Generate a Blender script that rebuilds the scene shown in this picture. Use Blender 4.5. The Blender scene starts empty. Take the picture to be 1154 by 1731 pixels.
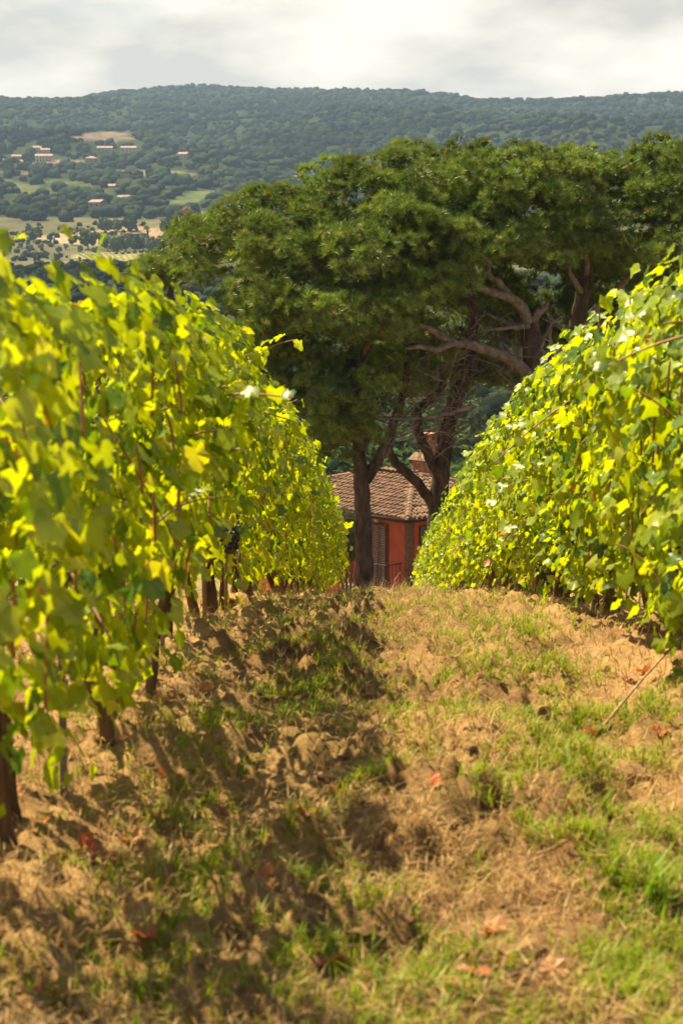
import bpy, math, random
import numpy as np
from mathutils import Matrix, Vector

random.seed(7)
RNG = np.random.default_rng(11)
S = bpy.context.scene
COL = S.collection

# ------------------------------------------------------------------ camera
FPX = 3400.0                     # focal length in photo pixels (photo 1154 x 1731)
CZ = 1.75                        # eye height above the ground at the camera
PITCH = math.atan((865.5 - 430.0) / FPX)
YAW = math.atan(64.0 / FPX)
cam_d = bpy.data.cameras.new('camera')
cam_d.sensor_fit = 'VERTICAL'
cam_d.sensor_height = 36.0
cam_d.sensor_width = 24.0
cam_d.lens = FPX / 1731.0 * 36.0
cam_d.clip_start = 0.1
cam_d.clip_end = 12000
cam_d.dof.use_dof = True
cam_d.dof.focus_distance = 26.0
cam_d.dof.aperture_fstop = 5.8
cam = bpy.data.objects.new('camera', cam_d)
COL.objects.link(cam)
cam.location = (0, 0, CZ)
cam.rotation_euler = (math.pi / 2 - PITCH, 0, YAW)
S.camera = cam

# ------------------------------------------------------------------ sun and sky
SUN_TO = Vector((-0.50, 0.30, 1.0)).normalized()
sun_el = math.asin(SUN_TO.z)
sun_az = math.atan2(SUN_TO.x, SUN_TO.y)
sd = bpy.data.lights.new('sun', 'SUN')
sd.energy = 5.0
sd.angle = math.radians(0.55)
sd.color = (1.0, 0.845, 0.56)
sun = bpy.data.objects.new('sun', sd)
COL.objects.link(sun)
sun.rotation_euler = SUN_TO.to_track_quat('Z', 'Y').to_euler()

W = bpy.data.worlds.new('World')
S.world = W
W.use_nodes = True
nt = W.node_tree
nt.nodes.clear()
def N(tree, t, **kw):
    n = tree.nodes.new(t)
    for k, v in kw.items():
        setattr(n, k, v)
    return n
def math_node(tree, op, a, b=None, clamp=False):
    n = N(tree, 'ShaderNodeMath', operation=op, use_clamp=clamp)
    for i, v in enumerate((a, b)):
        if v is None:
            continue
        if isinstance(v, (int, float)):
            n.inputs[i].default_value = v
        else:
            tree.links.new(v, n.inputs[i])
    return n.outputs[0]
sky = N(nt, 'ShaderNodeTexSky')
sky.sky_type = 'NISHITA'
sky.sun_disc = False
sky.sun_elevation = sun_el
sky.sun_rotation = sun_az
sky.air_density = 1.2
sky.dust_density = 2.5
bg_sky = N(nt, 'ShaderNodeBackground')
bg_sky.inputs['Strength'].default_value = 0.05
nt.links.new(sky.outputs[0], bg_sky.inputs[0])
tc = N(nt, 'ShaderNodeTexCoord')
sep = N(nt, 'ShaderNodeSeparateXYZ')
nt.links.new(tc.outputs['Generated'], sep.inputs[0])
zc = math_node(nt, 'MAXIMUM', sep.outputs[2], 0.0)
den = math_node(nt, 'ADD', zc, 0.30)
comb = N(nt, 'ShaderNodeCombineXYZ')
nt.links.new(math_node(nt, 'DIVIDE', sep.outputs[0], den), comb.inputs[0])
nt.links.new(math_node(nt, 'DIVIDE', sep.outputs[1], den), comb.inputs[1])
def sky_noise(scale, detail, rough, off):
    mp = N(nt, 'ShaderNodeMapping')
    mp.inputs['Location'].default_value = off
    nt.links.new(comb.outputs[0], mp.inputs[0])
    n = N(nt, 'ShaderNodeTexNoise')
    n.inputs['Scale'].default_value = scale
    n.inputs['Detail'].default_value = detail
    n.inputs['Roughness'].default_value = rough
    nt.links.new(mp.outputs[0], n.inputs['Vector'])
    return n.outputs[0]
def ramp(tree, val, stops):
    r = N(tree, 'ShaderNodeValToRGB')
    while len(r.color_ramp.elements) < len(stops):
        r.color_ramp.elements.new(0.5)
    for e, (p, c) in zip(r.color_ramp.elements, stops):
        e.position = p
        e.color = (c[0], c[1], c[2], 1) if hasattr(c, '__len__') else (c, c, c, 1)
    tree.links.new(val, r.inputs[0])
    return r.outputs[0]
cover = sky_noise(0.9, 7, 0.55, (3.1, 1.7, 0))
low = math_node(nt, 'SUBTRACT', 1.0, math_node(nt, 'MULTIPLY', zc, 2.4), True)
cov = ramp(nt, math_node(nt, 'ADD', cover, math_node(nt, 'MULTIPLY', low, 0.48)), [(0.50, 0.0), (0.68, 1.0)])
shade = sky_noise(4.2, 9, 0.52, (0.35, 2.2, 4.0))
ccol = ramp(nt, shade, [(0.38, (0.60, 0.56, 0.485)), (0.50, (0.83, 0.76, 0.645)), (0.62, (1.03, 0.94, 0.79))])
bg_cl = N(nt, 'ShaderNodeBackground')
bg_cl.inputs['Strength'].default_value = 0.45
nt.links.new(ccol, bg_cl.inputs[0])
mixw = N(nt, 'ShaderNodeMixShader')
nt.links.new(cov, mixw.inputs[0])
nt.links.new(bg_sky.outputs[0], mixw.inputs[1])
nt.links.new(bg_cl.outputs[0], mixw.inputs[2])
wo = N(nt, 'ShaderNodeOutputWorld')
nt.links.new(mixw.outputs[0], wo.inputs[0])

# ------------------------------------------------------------------ exposure, render settings
S.view_settings.view_transform = 'Standard'
S.view_settings.look = 'None'
S.view_settings.exposure = 1.42
S.view_settings.gamma = 1.0
S.view_settings.use_curve_mapping = False
S.cycles.use_denoising = True
S.cycles.max_bounces = 7
S.cycles.diffuse_bounces = 3
S.cycles.glossy_bounces = 2
S.cycles.transmission_bounces = 4
S.cycles.volume_bounces = 0
S.cycles.transparent_max_bounces = 4
S.cycles.caustics_reflective = False
S.cycles.caustics_refractive = False
S.cycles.sample_clamp_indirect = 6.0

# ------------------------------------------------------------------ projection helpers
RC = cam.rotation_euler.to_matrix()
RCn = np.array(RC)
def P(px, py, y):
    """world point at depth y that the photo shows at pixel (px, py)"""
    d = RC @ Vector(((px - 577.0) / FPX, (865.5 - py) / FPX, -1.0))
    k = y / d.y
    return Vector((d.x * k, y, CZ + d.z * k))
def proj(pts):
    q = (np.asarray(pts, float) - np.array([0, 0, CZ])) @ RCn
    w = -q[:, 2]
    return np.stack([577.0 + FPX * q[:, 0] / w, 865.5 - FPX * q[:, 1] / w], 1)

# ------------------------------------------------------------------ numpy noise
_perm = np.random.default_rng(5).permutation(512)
_perm = np.concatenate([_perm, _perm, _perm])
_ang = np.random.default_rng(6).random(512) * 2 * np.pi
def perlin(x, y):
    xi = np.floor(x).astype(int); yi = np.floor(y).astype(int)
    xf = x - xi; yf = y - yi
    u = xf * xf * xf * (xf * (xf * 6 - 15) + 10); v = yf * yf * yf * (yf * (yf * 6 - 15) + 10)
    def g(ix, iy, dx, dy):
        a = _ang[_perm[(_perm[ix & 511] + (iy & 511))] & 511]
        return np.cos(a) * dx + np.sin(a) * dy
    a = g(xi, yi, xf, yf); b = g(xi + 1, yi, xf - 1, yf)
    c = g(xi, yi + 1, xf, yf - 1); d = g(xi + 1, yi + 1, xf - 1, yf - 1)
    return ((a * (1 - u) + b * u) * (1 - v) + (c * (1 - u) + d * u) * v) * 1.4
def fbm(x, y, o=4, g=0.5):
    s = 0; a = 1.0; f = 1.0
    for i in range(o):
        s = s + a * perlin(x * f + 17.3 * i, y * f - 9.1 * i); a *= g; f *= 2.03
    return s
def lumps(x, y, seed=0):
    """rounded stones on a jittered grid: 0 in the joints to 1 on top"""
    xi = np.floor(x).astype(int); yi = np.floor(y).astype(int)
    best = np.full(x.shape, 9.0)
    val = np.zeros(x.shape)
    for dx in (-1, 0, 1):
        for dy in (-1, 0, 1):
            cx = xi + dx; cy = yi + dy
            h1 = _perm[(_perm[(cx + seed) & 511] + (cy & 511))] / 512.0
            h2 = _perm[(_perm[(cy + 91 + seed) & 511] + (cx & 511))] / 512.0
            h3 = _perm[(_perm[(cx + 33 + seed) & 511] + ((cy + 7) & 511))] / 512.0
            d = np.hypot(x - cx - h1, y - cy - h2) / (0.25 + 0.55 * h3)
            m = d < best
            best = np.where(m, d, best); val = np.where(m, h3, val)
    return np.sqrt(np.clip(1 - best * best, 0, 1)) * (0.3 + 0.7 * val)

# ------------------------------------------------------------------ mesh helpers
def mesh_np(name, V, F, mats, tint=None, smooth=False, mi=None):
    """V (n,3), F (m,3) or (m,4) array, or a list of arrays"""
    me = bpy.data.meshes.new(name)
    V = np.asarray(V, np.float32)
    Fs = F if isinstance(F, list) else [F]
    Fs = [np.asarray(f, np.int32) for f in Fs if len(f)]
    loops = np.concatenate([f.ravel() for f in Fs])
    tot = np.concatenate([np.full(len(f), f.shape[1], np.int32) for f in Fs])
    st = np.concatenate([[0], np.cumsum(tot)[:-1]]).astype(np.int32)
    me.vertices.add(len(V)); me.vertices.foreach_set('co', V.ravel())
    me.loops.add(len(loops)); me.loops.foreach_set('vertex_index', loops)
    me.polygons.add(len(tot)); me.polygons.foreach_set('loop_start', st)
    if mi is not None:
        me.polygons.foreach_set('material_index', np.asarray(mi, np.int32))
    me.polygons.foreach_set('use_smooth', np.full(len(tot), smooth))
    if tint is not None:
        t = np.ones((len(V), 4), np.float32); t[:, :3] = tint
        at = me.attributes.new('tint', 'FLOAT_COLOR', 'POINT')
        at.data.foreach_set('color', t.ravel())
    for m in (mats if isinstance(mats, (list, tuple)) else [mats]):
        me.materials.append(m)
    me.update(calc_edges=True)
    return me
def obj(name, me, parent=None, loc=None, rz=None):
    o = bpy.data.objects.new(name, me)
    COL.objects.link(o)
    if parent is not None:
        o.parent = parent
    if loc is not None:
        o.location = loc
    if rz is not None:
        o.rotation_euler = (0, 0, rz)
    return o
def tag(o, label=None, cat=None, group=None, kind=None):
    if label: o['label'] = label
    if cat: o['category'] = cat
    if group: o['group'] = group
    if kind: o['kind'] = kind
    return o
def thing(name, label, cat, loc=(0, 0, 0), rz=0.0, group=None):
    return tag(obj(name, None, None, loc, rz), label, cat, group)
class MB:
    """collects shapes into one mesh"""
    def __init__(s): s.V = []; s.F = []; s.n = 0
    def add(s, V, F):
        V = np.asarray(V, float)
        s.V.append(V); s.F += [tuple(int(i) + s.n for i in f) for f in F]; s.n += len(V)
    def box(s, c, size, R=None):
        x, y, z = [v / 2 for v in size]
        V = np.array([(a * x, b * y, d * z) for d in (-1, 1) for b in (-1, 1) for a in (-1, 1)])
        if R is not None: V = V @ np.array(R).T
        s.add(V + np.array(c), [(0, 2, 3, 1), (4, 5, 7, 6), (0, 1, 5, 4), (2, 6, 7, 3), (0, 4, 6, 2), (1, 3, 7, 5)])
    def tube(s, pts, rad, n=6, cap=True):
        V, F = tube_geo(pts, rad, n, cap); s.add(V, F)
    def mesh(s, name, mat, smooth=False):
        me = bpy.data.meshes.new(name)
        me.from_pydata(np.concatenate(s.V).tolist(), [], s.F)
        me.materials.append(mat)
        me.polygons.foreach_set('use_smooth', np.full(len(me.polygons), smooth))
        me.update()
        return me
def tube_geo(pts, rad, n=6, cap=True, rough=0.0, rng=None):
    pts = np.asarray(pts, float); m = len(pts)
    rad = np.broadcast_to(np.asarray(rad, float), (m,))
    T = np.gradient(pts, axis=0)
    T /= np.linalg.norm(T, axis=1)[:, None] + 1e-9
    ref = np.array([0, 0, 1.0]) if abs(T[0, 2]) < 0.9 else np.array([1.0, 0, 0])
    a = np.arange(n) * 2 * np.pi / n
    V = []
    for i in range(m):
        x = np.cross(ref, T[i]); x /= np.linalg.norm(x) + 1e-9
        y = np.cross(T[i], x); ref = y if abs(np.dot(y, T[min(i + 1, m - 1)])) < 0.95 else ref
        ref = np.cross(x, T[i]) * -1
        rr = rad[i] * (1 + (rng.normal(0, rough, n) if rng is not None and rough else 0))
        V.append(pts[i] + np.outer(np.cos(a) * rr, x) + np.outer(np.sin(a) * rr, y))
    V = np.concatenate(V)
    F = []
    for i in range(m - 1):
        for k in range(n):
            k2 = (k + 1) % n
            F.append((i * n + k, i * n + k2, (i + 1) * n + k2, (i + 1) * n + k))
    if cap:
        F.append(tuple(range(n - 1, -1, -1))); F.append(tuple((m - 1) * n + k for k in range(n)))
    return V, F
def spline(pts, k=5):
    """Catmull-Rom through pts, k steps for each span"""
    p = np.asarray(pts, float)
    p = np.concatenate([[2 * p[0] - p[1]], p, [2 * p[-1] - p[-2]]])
    out = []
    for i in range(1, len(p) - 2):
        for t in np.arange(k) / k:
            a, b, c, d = p[i - 1], p[i], p[i + 1], p[i + 2]
            out.append(0.5 * (2 * b + (c - a) * t + (2 * a - 5 * b + 4 * c - d) * t ** 2 + (3 * b - a - 3 * c + d) * t ** 3))
    out.append(p[-2])
    return np.array(out)
def ico(sub=1):
    t = (1 + 5 ** .5) / 2
    V = [(-1, t, 0), (1, t, 0), (-1, -t, 0), (1, -t, 0), (0, -1, t), (0, 1, t), (0, -1, -t), (0, 1, -t), (t, 0, -1), (t, 0, 1), (-t, 0, -1), (-t, 0, 1)]
    F = [(0, 11, 5), (0, 5, 1), (0, 1, 7), (0, 7, 10), (0, 10, 11), (1, 5, 9), (5, 11, 4), (11, 10, 2), (10, 7, 6), (7, 1, 8), (3, 9, 4), (3, 4, 2), (3, 2, 6), (3, 6, 8), (3, 8, 9), (4, 9, 5), (2, 4, 11), (6, 2, 10), (8, 6, 7), (9, 8, 1)]
    V = [np.array(v) / np.linalg.norm(v) for v in V]
    for _ in range(sub):
        c = {}; G = []
        def mid(a, b):
            k = (min(a, b), max(a, b))
            if k not in c:
                v = V[a] + V[b]; V.append(v / np.linalg.norm(v)); c[k] = len(V) - 1
            return c[k]
        for a, b, d in F:
            x, y, z = mid(a, b), mid(b, d), mid(d, a)
            G += [(a, x, z), (b, y, x), (d, z, y), (x, y, z)]
        F = G
    return np.array(V), np.array(F)
ICO0, ICO1, ICO2 = ico(0), ico(1), ico(2)
def blobs(C, R, geo, rng, jit=0.22, squash=(1, 1, 1)):
    """many jittered balls as one vertex and face array"""
    V, F = geo; n = len(C)
    R = np.asarray(R, float)
    if R.ndim == 1: R = R[:, None] * np.array(squash)
    a = rng.random(n) * 6.283
    ca, sa = np.cos(a)[:, None], np.sin(a)[:, None]
    v = np.broadcast_to(V, (n,) + V.shape) * (1 + rng.normal(0, jit, (n, len(V), 1)))
    v = np.stack([v[..., 0] * ca - v[..., 1] * sa, v[..., 0] * sa + v[..., 1] * ca, v[..., 2]], -1)
    v = v * R[:, None, :] + np.asarray(C)[:, None, :]
    f = F[None] + (np.arange(n) * len(V))[:, None, None]
    return v.reshape(-1, 3), f.reshape(-1, 3)

# ------------------------------------------------------------------ materials
def new_mat(name):
    m = bpy.data.materials.new(name); m.use_nodes = True
    t = m.node_tree; t.nodes.clear()
    return m, t
def out(t, sh):
    o = N(t, 'ShaderNodeOutputMaterial'); t.links.new(sh, o.inputs[0])
def noise_tex(t, scale, detail=4, rough=0.55, vec=None, coord='Object'):
    n = N(t, 'ShaderNodeTexNoise')
    n.inputs['Scale'].default_value = scale; n.inputs['Detail'].default_value = detail; n.inputs['Roughness'].default_value = rough
    if vec is None:
        vec = N(t, 'ShaderNodeTexCoord').outputs[coord]
    t.links.new(vec, n.inputs['Vector'])
    return n.outputs[0]
def bump(t, h, strength, dist):
    b = N(t, 'ShaderNodeBump')
    b.inputs['Strength'].default_value = strength; b.inputs['Distance'].default_value = dist
    t.links.new(h, b.inputs['Height'])
    return b.outputs[0]
def mixc(t, f, a, b, mode='MIX'):
    m = N(t, 'ShaderNodeMix', data_type='RGBA', blend_type=mode)
    for i, v in ((0, f), (6, a), (7, b)):
        if isinstance(v, (int, float)): m.inputs[i].default_value = v
        elif isinstance(v, tuple): m.inputs[i].default_value = (*v, 1)
        else: t.links.new(v, m.inputs[i])
    return m.outputs[2]
def attr(t, name='tint'):
    return N(t, 'ShaderNodeAttribute', attribute_name=name).outputs['Color']
def rough_mat(name, c1, c2, scale=4.0, detail=5, rough=0.9, bstr=0.5, bdist=0.02, bscale=None, stops=(0.35, 0.65), spec=0.2, vec_scale=None, metal=0.0):
    m, t = new_mat(name)
    vec = N(t, 'ShaderNodeTexCoord').outputs['Object']
    if vec_scale:
        mp = N(t, 'ShaderNodeMapping'); mp.inputs['Scale'].default_value = vec_scale
        t.links.new(vec, mp.inputs[0]); vec = mp.outputs[0]
    n = noise_tex(t, scale, detail, vec=vec)
    p = N(t, 'ShaderNodeBsdfPrincipled')
    t.links.new(ramp(t, n, [(stops[0], c1), (stops[1], c2)]), p.inputs['Base Color'])
    p.inputs['Roughness'].default_value = rough
    p.inputs['Specular IOR Level'].default_value = spec
    p.inputs['Metallic'].default_value = metal
    if bstr:
        t.links.new(bump(t, noise_tex(t, bscale or scale * 3, 5, vec=vec), bstr, bdist), p.inputs['Normal'])
    out(t, p.outputs[0])
    return m
def leaf_mat(name, dmul, tmul, tfac=0.5, gloss=0.07, grough=0.38, nscale=30.0):
    """thin leaf: reflects and lets light through; its colour comes from the tint attribute"""
    m, t = new_mat(name)
    c = attr(t)
    n = noise_tex(t, nscale, 3)
    c = mixc(t, 1.0, c, ramp(t, n, [(0.3, 0.72), (0.7, 1.15)]), 'MULTIPLY')
    d = N(t, 'ShaderNodeBsdfDiffuse'); t.links.new(mixc(t, 1.0, c, dmul, 'MULTIPLY'), d.inputs[0])
    tr = N(t, 'ShaderNodeBsdfTranslucent'); t.links.new(mixc(t, 1.0, c, tmul, 'MULTIPLY'), tr.inputs[0])
    mx = N(t, 'ShaderNodeMixShader'); mx.inputs[0].default_value = tfac
    t.links.new(d.outputs[0], mx.inputs[1]); t.links.new(tr.outputs[0], mx.inputs[2])
    sh = mx.outputs[0]
    if gloss:
        g = N(t, 'ShaderNodeBsdfGlossy'); g.inputs['Roughness'].default_value = grough
        g.inputs[0].default_value = (1, 1, 0.95, 1)
        m2 = N(t, 'ShaderNodeMixShader'); m2.inputs[0].default_value = gloss
        t.links.new(sh, m2.inputs[1]); t.links.new(g.outputs[0], m2.inputs[2]); sh = m2.outputs[0]
    out(t, sh)
    return m
M_LEAF = leaf_mat('vine_leaf', (0.78, 0.98, 0.7), (2.05, 2.0, 0.22), 0.55, 0.028, 0.38)
M_NEEDLE = leaf_mat('pine_needles', (1.0, 1.0, 1.0), (1.3, 1.25, 0.5), 0.3, 0.04, 0.45, 2.0)
M_GRASS = leaf_mat('grass_blades', (0.9, 0.95, 0.8), (1.4, 1.4, 0.5), 0.4, 0.015, 0.5, 6.0)
M_DEAD = leaf_mat('dry_leaf', (1, 1, 1), (1.2, 1.0, 0.8), 0.3, 0.03, 0.5, 40.0)
M_STRAW = leaf_mat('dry_straw', (1, 1, 1), (1.1, 1.0, 0.8), 0.25, 0.03, 0.5, 12.0)
M_FOREST = leaf_mat('broadleaf_foliage', (1, 1, 1), (1.2, 1.2, 0.6), 0.2, 0.0, 0.5, 0.25)
M_VTRUNK = rough_mat('vine_bark', (0.055, 0.032, 0.018), (0.17, 0.10, 0.055), 22, 6, 0.95, 0.9, 0.012, 60, vec_scale=(1, 1, 0.25))
M_CANE = rough_mat('vine_cane', (0.20, 0.075, 0.03), (0.33, 0.15, 0.06), 14, 3, 0.6, 0.2, 0.002, 60, spec=0.4)
M_BARK = rough_mat('pine_bark', (0.022, 0.016, 0.012), (0.095, 0.066, 0.050), 4.5, 6, 0.95, 1.0, 0.06, 9, vec_scale=(1, 1, 0.35))
M_LIMB_LIT = rough_mat('pine_limb_bark_lit', (0.085, 0.068, 0.060), (0.20, 0.165, 0.145), 5, 6, 0.95, 0.8, 0.03, 14)  # paler copy of the bark: light on the limbs put into the colour
M_GRAPE = rough_mat('grape_skin', (0.010, 0.008, 0.020), (0.035, 0.03, 0.06), 60, 2, 0.4, 0, 0, spec=0.5)
M_STEEL = rough_mat('galvanised_steel', (0.12, 0.12, 0.12), (0.22, 0.22, 0.21), 25, 3, 0.5, 0.1, 0.002, metal=0.7)
M_STAKE = rough_mat('weathered_stake_wood', (0.22, 0.14, 0.075), (0.42, 0.29, 0.16), 20, 4, 0.9, 0.4, 0.004, vec_scale=(1, 1, 0.15))
M_RED = rough_mat('red_render', (0.33, 0.068, 0.034), (0.43, 0.100, 0.052), 1.3, 6, 0.92, 0.25, 0.01, 30)
M_TILE = rough_mat('terracotta_tile', (0.085, 0.056, 0.040), (0.26, 0.155, 0.098), 2.6, 6, 0.92, 0.4, 0.02, 20, (0.32, 0.68))  # darkened tiles: shade of the pines is put into the colour
M_BRICK = rough_mat('chimney_brick', (0.26, 0.10, 0.05), (0.52, 0.25, 0.14), 6, 4, 0.95, 0.5, 0.02, 22)
M_SHUT = rough_mat('brown_shutter_paint', (0.10, 0.045, 0.03), (0.17, 0.085, 0.055), 9, 4, 0.7, 0.2, 0.005)
M_SLAT = rough_mat('faded_shutter_slat', (0.28, 0.21, 0.17), (0.45, 0.36, 0.30), 9, 4, 0.8, 0.2, 0.005)
M_IRON = rough_mat('dark_iron', (0.025, 0.018, 0.015), (0.06, 0.035, 0.025), 12, 3, 0.6, 0.2, 0.003)
M_STONE = rough_mat('stone_trim', (0.16, 0.12, 0.09), (0.28, 0.21, 0.16), 5, 5, 0.9, 0.4, 0.01)
M_DARK = rough_mat('dark_glass', (0.02, 0.022, 0.025), (0.04, 0.042, 0.045), 2, 2, 0.2, 0, 0, spec=0.5)
M_LAMP = rough_mat('lamp_glass', (0.30, 0.28, 0.24), (0.36, 0.34, 0.30), 5, 2, 0.3, 0, 0, spec=0.5)
M_FTRUNK = rough_mat('tree_bark', (0.07, 0.05, 0.035), (0.15, 0.11, 0.08), 2, 3, 0.95, 0, 0)
M_FROOF = rough_mat('far_roof_tile', (0.22, 0.15, 0.11), (0.36, 0.25, 0.19), 0.6, 3, 0.95, 0, 0)
def wallm(n, c): return rough_mat(n, tuple(v * 0.85 for v in c), c, 0.4, 4, 0.95, 0, 0)
M_WCREAM = wallm('cream_render', (0.40, 0.35, 0.28)); M_WWHITE = wallm('white_render', (0.52, 0.50, 0.46))
M_WPINK = wallm('pink_render', (0.34, 0.21, 0.15)); M_WOCHRE = wallm('ochre_render', (0.42, 0.27, 0.12)); M_WSTONE = wallm('stone_wall', (0.34, 0.27, 0.19))
M_POLE = wallm('concrete_pole', (0.55, 0.53, 0.50))

# ------------------------------------------------------------------ terrain heights
_tab = [(1731, 4.5), (1480, 5.9), (1270, 7.5), (1140, 9.4), (1072, 12.4), (1032, 17.5), (1018, 25.8), (1030, 39.0), (1058, 61.0)]
_zy = [(-60, 2.5), (-10, 0.4)] + [(d, P(641, y, d).z) for y, d in _tab]
_rel = [(80, -14.0), (100, -16.5), (150, -21.5), (200, -24.5), (300, -27), (400, -26), (500, -18), (600, -9), (800, -7), (1000, -5), (1100, -3), (1200, 5),
        (1300, 18), (1500, 38), (1700, 60), (1900, 92), (2100, 124), (2500, 172), (3000, 235), (3300, 272), (3500, 292), (3700, 285), (4300, 200)]
_zy += [(d, z + CZ) for d, z in _rel]
_ty = np.concatenate([np.arange(-60, 100, 0.25), np.geomspace(100, 4300, 900)])
_tz = np.interp(_ty, [a for a, _ in _zy], [b for _, b in _zy])
def _smooth(a, k):
    w = np.hanning(k + 2)[1:-1]; w /= w.sum()
    return np.convolve(np.pad(a, k // 2, mode='edge'), w, 'valid')[:len(a)]
_n1 = len(np.arange(-60, 100, 0.25))
_near = _smooth(_tz[:_n1 + 40], 25)[:_n1]
_tz = np.concatenate([_near, _smooth(_tz, 31)[_n1:]])
def prof(y): return np.interp(y, _ty, _tz)
ROWS = (-3.58, -1.08, 1.42, 3.92)
def base_z(x, y):
    """smooth height of the vineyard floor"""
    x = np.asarray(x, float); y = np.asarray(y, float)
    m = 0.0
    for r in ROWS:
        m = m + 0.09 * np.exp(-((x - r) / 0.28) ** 2)
    fade = np.clip((60 - y) / 6, 0, 1)
    return prof(y) + m * fade
_rpx = [-700, -300, 0, 60, 150, 210, 290, 350, 480, 600, 700, 800, 900, 1000, 1100, 1154, 1500, 2000]
_rpy = [195, 184, 176, 173, 172, 158, 150, 142, 144, 150, 158, 173, 171, 168, 163, 165, 175, 165]
def terrain_z(x, y):
    x = np.asarray(x, float); y = np.asarray(y, float)
    z = prof(y)
    far = np.clip((y - 1150) / 700, 0, 1)
    px = 577 + FPX * (x / np.maximum(y, 1) + 64 / FPX)
    rz = (430 - np.interp(x / 3500 * FPX + 641, _rpx, _rpy)) / FPX * 3500 + CZ - 12
    k = np.clip((y - 1700) / 1800, 0, 1)
    z = z + (rz - (292 + CZ)) * k
    z = z + far * (1 - 0.75 * np.clip((y - 2900) / 500, 0, 1)) * (26 * fbm(x / 420 + 3, y / 520, 3) + 5 * fbm(x / 90, y / 110, 2))
    z = z + np.clip((y - 500) / 400, 0, 1) * 3.5 * fbm(x / 160 + 9, y / 160, 2)
    return z

# ------------------------------------------------------------------ vineyard floor
def dirt_h(x, y):
    """relief of the broken soil"""
    bare = np.clip((np.abs(x - 0.17) - 0.55) / 0.5, 0, 1)
    clod = lumps(x * 4.2, y * 4.2) * 0.085 + lumps(x * 8.5 + 3, y * 8.5, 40) * 0.060 + lumps(x * 17, y * 17, 80) * 0.042
    gate = np.clip(0.60 + 1.5 * fbm(x * 1.2 + 5, y * 0.9, 3), 0.08, 1.4)
    rut = -0.05 * np.exp(-((x + 0.50) / 0.2) ** 2) - 0.03 * np.exp(-((x - 0.85) / 0.2) ** 2)
    return clod * gate * (1 - 0.35 * bare) + 0.055 * fbm(x * 1.1, y * 1.1, 3) + 0.030 * fbm(x * 9, y * 9, 4, 0.62) + rut
def floor_z(x, y):
    x = np.asarray(x, float); y = np.asarray(y, float)
    return base_z(x, y) + dirt_h(x, y) * np.clip((62 - y) / 8, 0, 1)
def grid_faces(nr, nc):
    i = np.arange(nr - 1)[:, None] * nc + np.arange(nc - 1)[None]
    return np.stack([i, i + 1, i + nc + 1, i + nc], -1).reshape(-1, 4)
ys = [2.0]
while ys[-1] < 64: ys.append(ys[-1] + max(0.02, 0.0046 * ys[-1]))
ys = np.array(ys)
xs = np.concatenate([np.arange(-6.5, -2.0, 0.12), np.arange(-2.0, 2.4, 0.024), np.arange(2.4, 6.9, 0.12)])
X, Y = np.meshgrid(xs, ys)
Z = floor_z(X, Y)
edge = np.clip((np.abs(X - 0.2) - 5.6) / 1.0, 0, 1)
Z = Z - edge * 0.5 - np.clip((Y - 61) / 3, 0, 1) * 0.4 - np.clip((2.6 - Y) / 0.6, 0, 1) * 0.3
hum = np.clip((np.abs(X - 0.17) - 0.60) / 0.5, 0, 1)
big = fbm(X * 0.8 + 2, Y * 0.6, 3)
mixv = np.clip(0.55 + 0.6 * big + 0.45 * fbm(X * 5, Y * 5, 3) - 0.35 * hum, 0, 1)[..., None]
sand = np.array([0.40, 0.245, 0.100]); dark = np.array([0.14, 0.080, 0.034])
tint = sand * (1 - mixv) + dark * mixv
gv = np.clip(fbm(X * 1.3 - 4, Y * 1.0 + 8, 3) + 0.15, 0, 1)[..., None] * (1 - hum[..., None]) * 0.35
tint = tint * (1 - gv) + np.array([0.16, 0.13, 0.03]) * gv
M_SOIL, t = new_mat('broken_soil')
c = mixc(t, 1.0, attr(t), ramp(t, noise_tex(t, 28, 6, 0.65), [(0.3, 0.60), (0.7, 1.20)]), 'MULTIPLY')
p = N(t, 'ShaderNodeBsdfPrincipled'); p.inputs['Roughness'].default_value = 0.97; p.inputs['Specular IOR Level'].default_value = 0.1
t.links.new(c, p.inputs['Base Color'])
t.links.new(bump(t, noise_tex(t, 70, 7, 0.7), 0.9, 0.02), p.inputs['Normal'])
out(t, p.outputs[0])
gme = mesh_np('ground', np.stack([X, Y, Z], -1).reshape(-1, 3), grid_faces(*X.shape), M_SOIL, tint.reshape(-1, 3), True)
tag(obj('ground', gme), 'broken sandy soil of the vineyard alley', None, None, 'structure')

# ------------------------------------------------------------------ valley and hills
tyv = np.concatenate([np.arange(-60, 60, 5.0), np.geomspace(60, 500, 70)[:-1], np.geomspace(500, 4300, 300)])
u = np.linspace(-1, 1, 201)
TX = u[None] * (60 + 0.46 * np.maximum(tyv, 0))[:, None]
TY = np.broadcast_to(tyv[:, None], TX.shape)
TZ = terrain_z(TX, TY) - np.where(TY < 66, 0.75, 0.75 * np.clip((75 - TY) / 9, 0, 1))
pts = np.stack([TX, TY, TZ], -1).reshape(-1, 3)
with np.errstate(all='ignore'):
    pp = proj(pts)
px_, py_ = pp[:, 0], pp[:, 1]
def ell(px, py, cx, cy, rx, ry, rot=0.0):
    a = math.radians(rot); dx, dy = px - cx, py - cy
    return ((dx * math.cos(a) + dy * math.sin(a)) / rx) ** 2 + ((-dx * math.sin(a) + dy * math.cos(a)) / ry) ** 2
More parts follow.
